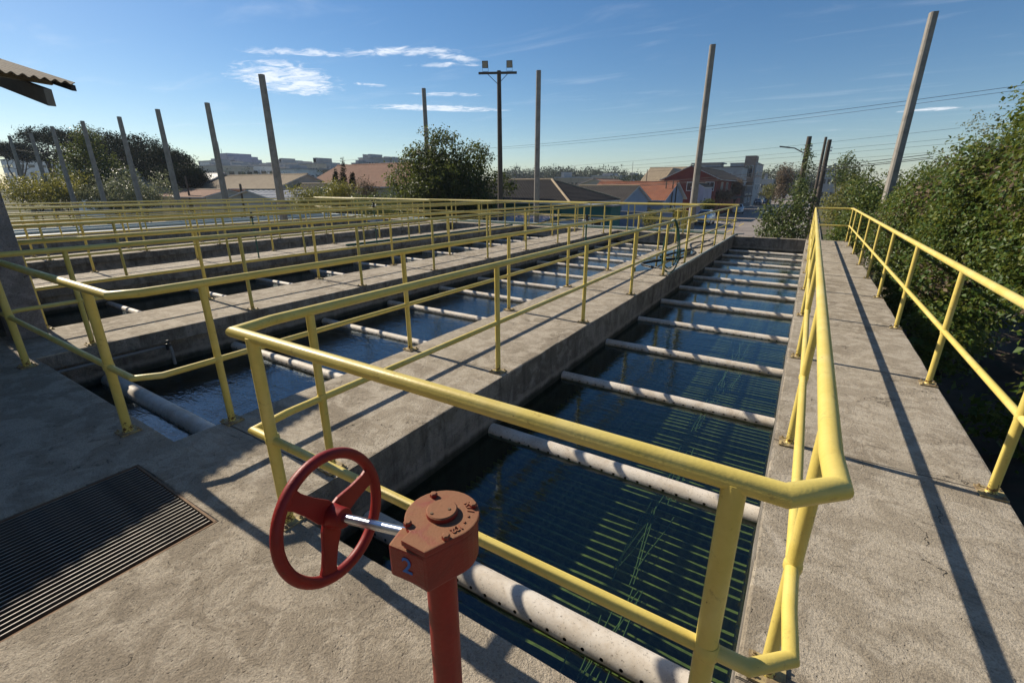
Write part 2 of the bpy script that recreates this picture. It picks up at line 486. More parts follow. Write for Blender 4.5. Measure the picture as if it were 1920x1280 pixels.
    plain('timber', (0.24, 0.215, 0.18), 0.9, 0, 0.5, 8, 0.3)
    plain('dark_wall', (0.045, 0.045, 0.05), 0.9, 0, 0.4, 3)
    t = NT('asphalt')
    c = t.mix(t.rng(t.noise(0.35, 6, 0.6, 0.6), 0.35, 0.7), (0.27, 0.232, 0.20), (0.20, 0.172, 0.15))
    c = t.mix(t.rng(t.noise(30, 4, 0.6), 0.4, 0.7, 0, 0.4), c, (0.10, 0.09, 0.085))
    t.done(t.bsdf(c, 0.9, t.bump(t.noise(50, 3), 0.3, 0.01), spec=0.3))
    plain('kerb', (0.36, 0.34, 0.30), 0.9, 0, 0.4, 3)
    plain('pavement', (0.30, 0.27, 0.23), 0.9, 0, 0.5, 1.2)
    plain('road_yellow', (0.55, 0.40, 0.08), 0.85, 0, 0.6, 3)
    plain('road_white', (0.6, 0.6, 0.57), 0.85, 0, 0.6, 3)
    t = NT('ground_grass')
    c = t.mix(t.rng(t.noise(0.25, 7, 0.65, 0.6), 0.4, 0.65), (0.07, 0.085, 0.03), (0.17, 0.13, 0.085))
    c = t.mix(t.rng(t.noise(3, 6, 0.7), 0.45, 0.7), c, (0.05, 0.055, 0.025))
    t.done(t.bsdf(c, 1.0, t.bump(t.noise(4, 6, 0.7), 0.6, 0.1), spec=0.1))
    # foliage: hue differs leaf by leaf
    def leaf(name, a, b, c3, gloss=0.42, trans=0.25, spec=0.4):
        t = NT(name)
        g = t.n('ShaderNodeNewGeometry').outputs['Random Per Island']
        r = t.n('ShaderNodeValToRGB'); t.l(g, r.inputs[0])
        e = r.color_ramp.elements
        e[0].position = 0.0; e[0].color = a + (1,)
        e[1].position = 1.0; e[1].color = c3 + (1,)
        m = e.new(0.6); m.color = b + (1,)
        c = t.mix(t.rng(t.noise(0.7, 4, 0.6), 0.4, 0.68, 0, 0.55), r.outputs[0], a)
        p = t.n('ShaderNodeBsdfPrincipled'); t.l(c, p.inputs['Base Color'])
        p.inputs['Roughness'].default_value = gloss; p.inputs['Specular IOR Level'].default_value = spec
        tl = t.n('ShaderNodeBsdfTranslucent'); t.l(t.mix(0.5, c, tuple(min(1, x * 1.6) for x in c3)), tl.inputs['Color'])
        ms = t.n('ShaderNodeMixShader'); ms.inputs[0].default_value = trans
        t.l(p.outputs[0], ms.inputs[1]); t.l(tl.outputs[0], ms.inputs[2])
        t.done(ms.outputs[0])
    leaf('leaf_hedge', (0.034, 0.070, 0.012), (0.075, 0.125, 0.020), (0.18, 0.19, 0.035), 0.45, 0.32, 0.27)
    leaf('leaf_dark', (0.016, 0.034, 0.008), (0.042, 0.068, 0.013), (0.12, 0.135, 0.028), 0.5, 0.38, 0.22)
    leaf('leaf_mid', (0.04, 0.07, 0.015), (0.075, 0.11, 0.022), (0.15, 0.17, 0.04), 0.45, 0.3)
    leaf('leaf_yellow', (0.08, 0.10, 0.018), (0.15, 0.16, 0.03), (0.25, 0.22, 0.04), 0.5, 0.35)
    leaf('leaf_pale', (0.08, 0.10, 0.045), (0.14, 0.16, 0.075), (0.23, 0.24, 0.13), 0.5, 0.3)
    leaf('leaf_pine', (0.007, 0.014, 0.006), (0.012, 0.022, 0.009), (0.022, 0.034, 0.013), 0.8, 0.1, 0.05)
    leaf('leaf_far', (0.03, 0.045, 0.025), (0.05, 0.07, 0.035), (0.08, 0.10, 0.05), 0.8, 0.15, 0.1)
    leaf('leaf_orange', (0.5, 0.22, 0.03), (0.55, 0.28, 0.04), (0.6, 0.4, 0.08), 0.5, 0.2)
    leaf('leaf_dry', (0.10, 0.07, 0.045), (0.14, 0.10, 0.06), (0.2, 0.15, 0.09), 0.8, 0.2)
    plain('bark', (0.10, 0.078, 0.058), 0.95, 0, 0.6, 12, 0.6)
    # houses
    def tiles(name, a, b, dirt, rough=0.85):
        t = NT(name)
        n1 = t.noise(1.3, 7, 0.7, 0.5)
        c = t.mix(t.rng(n1, 0.35, 0.68), a, b)
        c = t.mix(t.rng(t.noise(3.5, 7, 0.7, 0.4, t.mapping(loc=(2, 2, 5))), 0.52, 0.72, 0, 0.8), c, dirt)
        t.done(t.bsdf(c, rough, t.bump(t.noise(20, 4), 0.3, 0.02), spec=0.3))
    tiles('tile_dark', (0.034, 0.029, 0.026), (0.024, 0.021, 0.019), (0.055, 0.048, 0.038))
    tiles('tile_brown', (0.065, 0.055, 0.044), (0.045, 0.038, 0.032), (0.09, 0.08, 0.062))
    tiles('tile_orange', (0.33, 0.125, 0.06), (0.24, 0.09, 0.05), (0.19, 0.15, 0.12))
    tiles('tile_terracotta', (0.36, 0.20, 0.125), (0.30, 0.165, 0.105), (0.25, 0.18, 0.13))
    tiles('tile_tan', (0.34, 0.265, 0.17), (0.27, 0.205, 0.13), (0.22, 0.18, 0.13))
    tiles('sheet_grey', (0.26, 0.27, 0.28), (0.20, 0.205, 0.215), (0.17, 0.16, 0.15), 0.55)
    tiles('sheet_pink', (0.42, 0.33, 0.30), (0.33, 0.26, 0.24), (0.24, 0.19, 0.17), 0.6)
    for nm, c in dict(wall_white=(0.74, 0.74, 0.72), wall_grey=(0.38, 0.38, 0.38), wall_cream=(0.52, 0.47, 0.38), wall_blue=(0.27, 0.33, 0.42),
                      wall_teal=(0.03, 0.15, 0.135), wall_red=(0.20, 0.042, 0.032), wall_brown=(0.27, 0.20, 0.155), wall_lilac=(0.40, 0.38, 0.46),
                      wall_darkgrey=(0.11, 0.11, 0.115), wall_tan=(0.40, 0.32, 0.23)).items():
        plain(nm, c, 0.9, 0, 0.35, 0.8, dirt=tuple(x * 0.6 for x in c))
    plain('glass_dark', (0.02, 0.025, 0.03), 0.08, 0, 0.2, 3, spec=0.6)
    plain('trim_white', (0.7, 0.7, 0.68), 0.7, 0, 0.25, 3)
    plain('yellow_block', (0.60, 0.42, 0.05), 0.6, 0, 0.4, 5)
    plain('sign_face', (0.5, 0.5, 0.5), 0.5)
    for nm, c in dict(car_white=(0.72, 0.73, 0.74), car_dark=(0.03, 0.035, 0.045), car_blue=(0.10, 0.16, 0.24), car_silver=(0.42, 0.43, 0.45)).items():
        t = NT(nm)
        t.done(t.bsdf(t.mix(t.rng(t.noise(3), 0.3, 0.8, 0, 0.15), c, tuple(x * 0.7 for x in c)), 0.3, None, 0.1, 0.5, **{'Coat Weight': 0.6, 'Coat Roughness': 0.08}))
    plain('tyre', (0.02, 0.02, 0.02), 0.9)
    plain('rim', (0.35, 0.35, 0.36), 0.35, 0.8)
    plain('headlight', (0.7, 0.72, 0.75), 0.12)
    plain('tail_red', (0.35, 0.02, 0.02), 0.3)
    # thin film of water lying on the slab
    t = NT('puddle')
    g = t.n('ShaderNodeBsdfGlossy'); g.inputs['Roughness'].default_value = 0.03
    tr = t.n('ShaderNodeBsdfTransparent'); tr.inputs['Color'].default_value = (0.45, 0.42, 0.4, 1)
    fr = t.n('ShaderNodeFresnel'); fr.inputs['IOR'].default_value = 1.5
    ms = t.n('ShaderNodeMixShader'); t.l(fr.outputs[0], ms.inputs[0]); t.l(tr.outputs[0], ms.inputs[1]); t.l(g.outputs[0], ms.inputs[2])
    t.done(ms.outputs[0])
make_materials()
# ------------------------------------------------------------------ the ground
GZ = -2.5
def ground_sheet(name, x0, x1, y0, y1, z, mat):
    return struct(MB().add([(x0, y0, z), (x1, y0, z), (x1, y1, z), (x0, y1, z)], [(0, 1, 2, 3)]).build(name, mat))
ground_sheet('ground', -1400, 900, -300, 1700, GZ, 'ground_grass')
# soil strip beside the right-hand walkway, uneven
rs = np.random.RandomState(4)
nx, ny = 30, 90
gx, gy = np.meshgrid(np.linspace(1.3, 9.0, nx), np.linspace(-2, 21.5, ny), indexing='ij')
gzv = GZ + 0.06 + 0.07 * np.sin(gx * 2.1 + gy * 0.7) + 0.05 * rs.randn(nx, ny) + 0.25 * np.clip((gx - 3.0) / 4.0, 0, 1)
vv = np.stack([gx, gy, gzv], -1).reshape(-1, 3)
ff = [(i * ny + j, (i + 1) * ny + j, (i + 1) * ny + j + 1, i * ny + j + 1) for i in range(nx - 1) for j in range(ny - 1)]
o = link('soil_strip', tri_mesh('soil_strip', vv, ff, 'soil', True)); o['kind'] = 'structure'

# ------------------------------------------------------------------ basins: slabs, walls, water
FAR_Y = 18.75          # inner face of the far wall
NEAR_Y = 1.12          # inner face of the near wall
WALKS = [('W2', -3.53, -2.2), ('W3', -7.95, -6.62), ('W4', -12.65, -11.25), ('W5', -16.75, -15.5), ('W6', -22.2, -20.75), ('W7', -27.6, -26.2)]
TANKS = [(-2.2, 0.06), (-6.62, -3.53), (-11.25, -7.95), (-15.5, -12.65), (-20.75, -16.75), (-26.2, -22.2)]
jr = random.Random(11)
def seam(a, b):
    """true where a slab simply runs on into its neighbour"""
    if abs(a.y - NEAR_Y) > 1e-3 or abs(b.y - NEAR_Y) > 1e-3: return False
    mx = (a.x + b.x) / 2
    return any(x0 < mx < x1 for x0, x1 in [(w_[1], w_[2]) for w_ in WALKS] + [(0.06, 1.25)])
def slab(name, xs, ys, z0, z1, mat_top, mat_side, holes=(), jitter=0.004, bevel=0.014, parent=None):
    """solid block cut into cells; holes are index pairs left open"""
    vs, fs, idx = [], [], {}
    def vid(i, j, k):
        if (i, j, k) not in idx:
            idx[(i, j, k)] = len(vs); vs.append((xs[i], ys[j], z1 if k else z0))
        return idx[(i, j, k)]
    nx, ny = len(xs) - 1, len(ys) - 1
    solid = lambda i, j: 0 <= i < nx and 0 <= j < ny and (i, j) not in holes
    for i in range(nx):
        for j in range(ny):
            if not solid(i, j): continue
            fs.append((vid(i, j, 1), vid(i + 1, j, 1), vid(i + 1, j + 1, 1), vid(i, j + 1, 1)))
            fs.append((vid(i, j, 0), vid(i, j + 1, 0), vid(i + 1, j + 1, 0), vid(i + 1, j, 0)))
            if not solid(i - 1, j): fs.append((vid(i, j, 0), vid(i, j, 1), vid(i, j + 1, 1), vid(i, j + 1, 0)))
            if not solid(i + 1, j): fs.append((vid(i + 1, j, 0), vid(i + 1, j + 1, 0), vid(i + 1, j + 1, 1), vid(i + 1, j, 1)))
            if not solid(i, j - 1): fs.append((vid(i, j, 0), vid(i + 1, j, 0), vid(i + 1, j, 1), vid(i, j, 1)))
            if not solid(i, j + 1): fs.append((vid(i, j + 1, 0), vid(i, j + 1, 1), vid(i + 1, j + 1, 1), vid(i + 1, j + 1, 0)))
    me = bpy.data.meshes.new(name); me.from_pydata(vs, [], fs)
    bm = bmesh.new(); bm.from_mesh(me)
    bmesh.ops.recalc_face_normals(bm, faces=bm.faces)
    es = [e for e in bm.edges if len(e.link_faces) == 2 and e.calc_face_angle(0) > 1.0 and min(v.co.z for v in e.verts) > z1 - 1e-4 and not seam(e.verts[0].co, e.verts[1].co)]
    if bevel: bmesh.ops.bevel(bm, geom=es, offset=bevel, segments=2, affect='EDGES', profile=0.6)
    for v_ in bm.verts:
        if v_.co.z > z1 - 0.05 and not seam(v_.co, v_.co) and any(e.calc_face_angle(0) > 0.2 for e in v_.link_edges if len(e.link_faces) == 2):
            v_.co.x += jr.uniform(-jitter, jitter); v_.co.y += jr.uniform(-jitter, jitter); v_.co.z += jr.uniform(-jitter, 0)
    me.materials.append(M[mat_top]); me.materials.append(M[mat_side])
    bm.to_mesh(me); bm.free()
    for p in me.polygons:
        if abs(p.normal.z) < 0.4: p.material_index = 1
    return link(name, me, parent)
def cuts(a, b, step):
    n = max(1, int(round((b - a) / step)))
    return [a + (b - a) * i / n for i in range(n + 1)]
GR = (-3.42, -2.42, -0.7, 0.86)          # opening for the floor grating
xs = sorted(set(cuts(-16, -7.95, 0.5) + cuts(-7.95, -6.62, 0.4) + cuts(-6.62, -3.53, 0.4) + [-3.53] + cuts(GR[0], GR[1], 0.25) + [-2.2] + cuts(-2.2, 0.06, 0.25) + cuts(0.06, 1.25, 0.3)))
ys = cuts(-4, GR[2], 0.4) + cuts(GR[2], GR[3], 0.26)[1:] + [NEAR_Y]
hx = [i for i in range(len(xs) - 1) if GR[0] - 1e-6 <= xs[i] and xs[i + 1] <= GR[1] + 1e-6]
hy = [j for j in range(len(ys) - 1) if GR[2] - 1e-6 <= ys[j] and ys[j + 1] <= GR[3] + 1e-6]
struct(slab('platform', xs, ys, -2.6, 0.0, 'platform_concrete', 'wall_concrete', {(i, j) for i in hx for j in hy}))
o = struct(slab('walkway', [0.06, 0.45, 0.85, 1.25], cuts(NEAR_Y, 18.95, 0.33), -2.6, 0.0, 'walkway_concrete', 'wall_concrete'))
o['label'] = 'grey concrete walkway along the right side of the tanks'
for nm, x0, x1 in WALKS:
    if nm == 'W2':
        struct(slab('walkway', [x0, x0 + 0.45, x0 + 0.9, x1], cuts(NEAR_Y, 19.9, 0.33), -2.6, 0.0, 'walkway_concrete', 'wall_concrete'))
    else:
        struct(slab('walkway', [x0, x0 + 0.45, x0 + 0.9, x1], cuts(NEAR_Y, 19.9, 0.5), -0.16, 0.0, 'walkway_concrete', 'wall_concrete'))
        struct(MB().box(x0 + 0.09, x1 - 0.09, NEAR_Y, 19.9, -2.6, -0.16).build('basin_wall', 'wall_concrete'))
for i, (x0, x1) in enumerate(TANKS):
    if i == 0:
        struct(slab('basin_wall', [x0, x0 + 0.7, x0 + 1.5, x1], [FAR_Y, FAR_Y + 0.2], -2.6, 0.0, 'walkway_concrete', 'wall_concrete'))
    else:
        struct(slab('walkway', cuts(x0, x1, 0.6), [FAR_Y, FAR_Y + 0.6, 19.9], -2.6, -0.002, 'walkway_concrete', 'wall_concrete'))
    m = 0.0 if i == 0 else 0.12
    w = MB().add([(x0 - m, NEAR_Y, -0.48), (x1 + m, NEAR_Y, -0.48), (x1 + m, FAR_Y, -0.48), (x0 - m, FAR_Y, -0.48)], [(0, 1, 2, 3)])
    struct(w.build('water', 'still_water' if i == 0 else 'rippled_water'))
    f = MB().add([(x0 - m, NEAR_Y, -1.7), (x1 + m, NEAR_Y, -1.7), (x1 + m, FAR_Y, -1.7), (x0 - m, FAR_Y, -1.7)], [(0, 1, 2, 3)])
    struct(f.build('basin_floor', 'tank_floor'))

ORD = ['first', 'second', 'third', 'fourth', 'fifth', 'sixth', 'seventh', 'eighth', 'ninth', 'tenth', 'eleventh', 'twelfth', 'thirteenth']
TANKNAME = ['rightmost tank', 'second tank from the right', 'third tank from the right', 'fourth tank from the right', 'fifth tank from the right', 'sixth tank from the right']

# ------------------------------------------------------------------ perforated collector pipes
def pipe_mesh(name, L, r, n=28, step=0.098):
    ncol = int(L / step); step = L / ncol
    vs, fs = [], []
    def P(x, a): return (x, -math.cos(a) * r, math.sin(a) * r)
    hole_a = [R(8), R(172)]
    da = 2 * math.pi / n
    # angular rows start so that a row is centred on each hole angle
    a0 = R(8) - da / 2
    angs = [a0 + k * da for k in range(n)]
    def near_hole(k):
        c = angs[k] + da / 2
        return any(abs((c - h + math.pi) % (2 * math.pi) - math.pi) < da * 0.5 for h in hole_a)
    grid = {}
    def vid(i, k):
        k %= n
        if (i, k) not in grid:
            grid[(i, k)] = len(vs); vs.append(P(-L / 2 + i * step, angs[k]))
        return grid[(i, k)]
    hr = 0.0105
    for k in range(n):
        hole = near_hole(k)
        for i in range(ncol):
            q = [vid(i, k), vid(i + 1, k), vid(i + 1, k + 1), vid(i, k + 1)]
            if not hole or i in (0, ncol - 1):
                fs.append(tuple(q)); continue
            cx = -L / 2 + (i + 0.5) * step; ca = angs[k] + da / 2
            ring = []
            for j in range(8):
                t = 2 * math.pi * j / 8 + math.pi / 8
                ring.append(len(vs)); vs.append(P(cx + hr * math.cos(t), ca + hr * math.sin(t) / r))
            # ring order: angle from +x counter-clockwise in (x, a); corners: q0(-,-) q1(+,-) q2(+,+) q3(-,+)
            fs += [(q[1], q[2], ring[0], ring[7]), (q[2], ring[1], ring[0]), (q[2], q[3], ring[2], ring[1]), (q[3], ring[3], ring[2]),
                   (q[3], q[0], ring[4], ring[3]), (q[0], ring[5], ring[4]), (q[0], q[1], ring[6], ring[5]), (q[1], ring[7], ring[6])]
    me = bpy.data.meshes.new(name); me.from_pydata(vs, [], fs)
    me.materials.append(M['pipe_plastic'])
    me.polygons.foreach_set('use_smooth', [True] * len(me.polygons)); me.update()
    bm = bmesh.new(); bm.from_mesh(me); bmesh.ops.recalc_face_normals(bm, faces=bm.faces); bm.to_mesh(me); bm.free()
    return me
pr = random.Random(3)
PIPE_Z, PIPE_R = -0.468, 0.058
for ti, (x0, x1) in enumerate(TANKS[:4]):
    ex = 0.0 if ti == 0 else 0.09
    L = x1 - x0 + 2 * ex - 0.004
    me = pipe_mesh('collector_pipe', L, PIPE_R)
    for k in range(12):
        y = 1.66 + 1.49 * k
        o = link('collector_pipe', me, None, ((x0 + x1) / 2, y + pr.uniform(-.02, .02), PIPE_Z + pr.uniform(-.012, .012)), (pr.uniform(-.06, .06), pr.uniform(-.006, .006), pr.uniform(-.006, .006)))
        if ti == 0 and k < 2: o.data = pipe_mesh('collector_pipe', L, 0.080 - 0.012 * k, 24)
        if ti == 1 and k == 0: o.data = pipe_mesh('collector_pipe', L, 0.088)
        tag(o, 'perforated off-white pipe across the %s, %s from the near end' % (TANKNAME[ti], ORD[k]), 'pipe', 'perforated pipes across the ' + TANKNAME[ti])

# ------------------------------------------------------------------ submerged settling plates and rope strands in the right-hand tank
pk = thing('settling_plates', 'rows of algae-covered plates lying under water in the rightmost tank', 'plates', (-1.07, NEAR_Y, -0.83))
variants = []
for q in range(4):
    b = MB(); n = 26; rr = random.Random(q)
    xs_ = [-1.12 + 2.24 * i / n for i in range(n + 1)]
    ph = [rr.uniform(0, 6.28) for _ in range(3)]
    vs, fs = [], []
    for i, x in enumerate(xs_):
        w = 0.008 * math.sin(3.1 * x + ph[0]) + 0.004 * math.sin(8 * x + ph[1])
        t = 0.005 + 0.004 * (0.5 + 0.5 * math.sin(5 * x + ph[2])) + rr.uniform(0, .002)
        vs += [(x, w - t, 0), (x, w + t, 0), (x, w + t * .5 + 0.005, -0.16), (x, w - t * .5 + 0.005, -0.16)]
        if i:
            a, c = 4 * (i - 1), 4 * i
            fs += [(a + j, a + (j + 1) % 4, c + (j + 1) % 4, c + j) for j in range(4)]
    fs += [(0, 1, 2, 3), (4 * n + 3, 4 * n + 2, 4 * n + 1, 4 * n)]
    variants.append(b.add(vs, fs).mesh('settling_plate', 'algae_plate'))
npl = 200
for k in range(npl):
    link('settling_plate', variants[pr.randrange(4)], pk, (0, 0.08 + k * 0.0875 + pr.uniform(-.006, .006), pr.uniform(-.008, .004)))
for k, y0 in enumerate([1.2, 2.35, 3.35, 4.6, 5.9, 7.3]):
    t = MB()
    for s in range(7):
        x = -0.6 + pr.uniform(-0.13, 0.13); y = y0 + pr.uniform(0, .25); L = pr.uniform(.6, 1.1)
        dx = pr.uniform(-.13, .13)
        pts = [(x + dx * i / 7 + pr.uniform(-.004, .004), y + L * i / 7, -0.80 + 0.012 * math.sin(i + s)) for i in range(8)]
        t.tube(pts, 0.0042, 5)
    o = t.build('rope_strands', 'algae_rope')
    tag(o, 'frayed green rope strands under water in the rightmost tank, %s bundle from the near end' % ORD[k], 'rope', 'rope strands under water')

# ------------------------------------------------------------------ yellow tube railings
post_cache = {}
def post_mesh(r, h):
    key = ('p', round(r, 3), round(h, 2))
    if key not in post_cache:
        b = MB().tube([(0, 0, 0.005), (0, 0, h)], r, 16)
        # weld beads at foot and head
        b.lathe((0, 0, 0.006), (0, 0, 1), [(0, r * 1.35), (0.006, r * 1.25), (0.014, r * 1.01)], 16)
        post_cache[key] = b.mesh('post', 'yellow_paint', 'auto')
    return post_cache[key]
def plate_mesh(s):
    key = ('b', round(s, 3))
    if key not in post_cache:
        b = MB().box(-s, s, -s, s, 0.001, 0.011)
        for sx in (-1, 1):
            for sy in (-1, 1):
                b.lathe((sx * s * .72, sy * s * .72, 0.009), (0, 0, 1), [(0, 0.010), (0.008, 0.010), (0.009, 0.006), (0.018, 0.006)], 6)
        post_cache[key] = b.mesh('base_plate', 'plate_paint', False)
    return post_cache[key]
t = NT('plate_paint')
c = t.mix(t.rng(t.noise(14, 7, 0.7, 0.4), 0.42, 0.62), (0.40, 0.31, 0.14), (0.17, 0.12, 0.07))
t.done(t.bsdf(c, 0.8, t.bump(t.noise(60, 5), 0.4, 0.004)))
def railing(label, path, posts, top=1.05, mid=0.5, r_top=0.028, r_mid=0.0215, lean=None, heavy=None):
    """path: list of (x, y) runs; posts: (x, y, radius)"""
    x0, y0 = path[0]
    o = thing('railing', label, 'railing', (0, 0, 0), 'yellow tube railings round the tanks')
    jit = random.Random(int(abs(path[0][0] * 131 + path[0][1] * 17)))
    def line(z, wob):
        return [(x + jit.uniform(-wob, wob), y, z + jit.uniform(-wob, wob)) for x, y in path]
    MB().tube(line(top, 0.004), r_top, 18).build('top_rail', 'yellow_paint', o, 'auto')
    MB().tube(line(mid, 0.004), r_mid, 16).build('mid_rail', 'yellow_paint', o, 'auto')
    for (x, y, r) in posts:
        p = link('post', post_mesh(r, top), o, (x, y, 0), (jit.uniform(-.006, .006), jit.uniform(-.006, .006), jit.uniform(0, 3)))
        link('base_plate', plate_mesh(0.062 if r < 0.03 else 0.075), o, (x, y, 0), (0, 0, jit.uniform(-.06, .06)))
        bead = post_cache.setdefault(('w', r, mid), MB().lathe((0, 0, mid - r * .9), (0, 0, 1), [(0, r * 1.03), (r * .4, r * 1.2), (r * 1.4, r * 1.2), (r * 1.8, r * 1.03)], 14).mesh('weld', 'yellow_paint', 'auto'))
        link('weld', bead, o, (x, y, 0))
    return o
YS = [3.40, 5.42, 7.38, 9.40, 11.30, 13.30, 15.30, 17.25]
SP, HP = 0.024, 0.029
# right-hand tank: down its left side, across the near end, up the right-hand walkway, round its end and back
xl, xr, xo = -2.30, 0.155, 1.18
railing('yellow tube railing round the rightmost tank and both sides of the right walkway',
        [(xl, 19.72), (xl, 1.32), (xl + 0.02, 1.26), (-2.26, 1.06), (0.065, 1.06), (xr + 0.01, 1.15), (xr, 1.32), (xr, 18.75), (xr + 0.05, 18.85), (xo - 0.05, 18.85), (xo, 18.75), (xo, -2.0)],
        [(xl, y, SP) for y in [1.50] + YS + [19.3]] + [(-2.09, 1.06, HP), (-0.035, 1.06, HP)] + [(xr, y, SP) for y in [1.52] + YS + [18.7]] + [(xo, y, SP) for y in [-0.6, 1.45, 3.39, 5.24, 7.3, 9.3, 11.25, 13.2, 15.3, 17.3, 18.72]], top=1.04)
def loop(i, x0, x1, label, top=1.07, mid=0.51, near=1.0):
    c = 0.09
    xa, xb = x0 - 0.06, x1 + 0.05
    path = [(xb, 9.0), (xb, near + c * 1.5), (xb - c, near), (xa + c, near), (xa, near + c * 1.5), (xa, 18.5), (xa + c, 18.62), (xb - c, 18.62), (xb, 18.5), (xb, 9.02)]
    off = [0.0, 0.06, 0.14, 0.05, 0.1, 0.0][i]
    posts = [(xb, y + off * 0.3, SP) for y in [1.475] + YS] + [(xa, y + off, SP) for y in [1.55] + YS]
    n = 2 if x1 - x0 < 3.4 else 3
    posts += [(xb - 0.48, near, HP), (xa + 0.32, near, HP)] + ([((xa + xb) / 2, near, HP)] if n == 3 else [])
    posts += [(xa + 0.5, 18.62, SP), (xb - 0.5, 18.62, SP)]
    return railing(label, path, posts, top, mid)
for i in range(1, 6):
    loop(i, TANKS[i][0], TANKS[i][1], 'yellow tube railing running all round the ' + TANKNAME[i])
railing('yellow tube railing along the far edge of the tanks facing the street', [(xl, 19.78), (-28, 19.78)], [(x, 19.78, SP) for x in [-2.36] + [-4.3 - 2.0 * k for k in range(12)]], top=1.06)

# ------------------------------------------------------------------ floor grating
g = thing('floor_grating', 'dark steel bar grating set into the concrete platform', 'grating', (GR[0], GR[2], 0))
W_, D_ = GR[1] - GR[0], GR[3] - GR[2]
MB().box(0.002, 0.012, 0.002, D_ - 0.002, -0.05, -0.008).box(W_ - 0.012, W_ - 0.002, 0.002, D_ - 0.002, -0.05, -0.008).box(0.014, W_ - 0.014, D_ - 0.014, D_ - 0.002, -0.05, -0.008).box(0.014, W_ - 0.014, 0.002, 0.014, -0.05, -0.008).build('frame', 'rusty_steel', g)
bar = MB().box(-0.0022, 0.0022, 0.022, D_ - 0.022, -0.030, -0.005).mesh('bar', 'grate_steel')
nb = 30
for k in range(nb):
    link('bar', bar, g, (0.04 + (W_ - 0.08) * k / (nb - 1), 0, 0))
rod = MB().tube([(0.03, 0, -0.036), (W_ - 0.03, 0, -0.036)], 0.004, 6).mesh('cross_rod', 'grate_steel')
for k in range(7):
    link('cross_rod', rod, g, (0, 0.12 + 0.21 * k, 0))
struct(MB().add([(GR[0], GR[2], -0.3), (GR[1], GR[2], -0.3), (GR[1], GR[3], -0.3), (GR[0], GR[3], -0.3)], [(0, 1, 2, 3)]).build('channel_floor', 'walkway_concrete'))

# ------------------------------------------------------------------ red gate valve with handwheel
VB = Vector((-0.626, 0.662, 0))
vt = thing('valve_stand', 'red gearbox valve stand with handwheel, blue numeral 2 on its side', 'valve', VB)
b = MB().lathe((0, 0, 0), (0, 0, 1), [(0.0, 0.085), (0.014, 0.085), (0.014, 0.040), (0.90, 0.038)], 32)
b.build('pedestal', 'red_paint', vt, 'auto')
ZT = 0.97
pl = lambda px, py, z=ZT: on(px, py, z) - np.array(VB)
cc = on(829, 962, ZT) - np.array(VB)
def outline(z, grow=0.0):
    pts = []
    corner = [pl(751, 1012), pl(796, 1036), pl(850, 1009)]
    r = 0.088 + grow
    a_s = math.atan2(corner[2][1] - cc[1], corner[2][0] - cc[0]); a_e = math.atan2(corner[0][1] - cc[1], corner[0][0] - cc[0])
    # the long way round from the right-hand corner to the left-hand corner
    if a_e < a_s: a_e += 2 * math.pi
    for p in corner:
        d = np.array([p[0] - cc[0], p[1] - cc[1]]); k = (np.linalg.norm(d) + grow) / np.linalg.norm(d)
        pts.append((cc[0] + d[0] * k, cc[1] + d[1] * k, z))
    for i in range(0, 27):
        a = a_s + (a_e - a_s) * (i + 0.5) / 27
        pts.append((cc[0] + r * math.cos(a), cc[1] + r * math.sin(a), z))
    return pts
hs = MB().prism(outline(0.855, -0.004), (0, 0, 0.098)).build('gear_housing', 'rusty_red_paint', vt, False, 0.005)
cv = MB().prism(outline(0.955), (0, 0, ZT - 0.955)).build('cover_plate', 'rusty_red_paint', vt, False, 0.003)
MB().lathe((cc[0], cc[1], ZT), (0, 0, 1), [(0, 0.037), (0.011, 0.037), (0.014, 0.034)], 30).build('cap', 'rusty_red_paint', cv, 'auto')
for px, py in ((809, 962), (842, 954)):
    p = pl(px, py, ZT + 0.014)
    MB().lathe((p[0], p[1], ZT + 0.013), (0, 0, 1), [(0, 0.0035), (0.003, 0.0035)], 10).build('screw', 'rusty_steel', cv, 'auto')
for px, py in ((813, 924), (887, 943), (764, 977), (836, 1002)):
    p = pl(px, py, ZT + 0.01)
    MB().lathe((p[0], p[1], ZT - 0.001), (0, 0, 1), [(0, 0.0095), (0.010, 0.0095), (0.012, 0.007)], 6).build('bolt', 'rusty_red_paint', cv)
AX = Vector((-0.985, -0.17, 0)).normalized(); PV = Vector((0.17, -0.985, 0)).normalized()
# worm housing along the shaft, on the near side
c0 = Vector((cc[0], cc[1], 0.905)); 
wl0 = pl(727, 1019, 0.95); wl1 = pl(753, 985, 0.95); wr1 = pl(800, 1045, 0.95)
poly = [tuple(wl0), tuple(pl(797, 1047, 0.95)), tuple(pl(830, 1000, 0.95)), tuple(wl1)]
MB().prism([(p[0], p[1], 0.862) for p in poly], (0, 0, 0.086)).build('worm_housing', 'rusty_red_paint', vt, False, 0.006)
hubc = Vector((-0.9446, 0.595, 0.867)) - VB
axis = Vector((-0.981, -0.117, -0.153)).normalized()
s0 = hubc - axis * 0.255
MB().tube([s0 - axis * 0.02, hubc], 0.0125, 20).build('shaft', 'bright_steel', vt, 'auto')
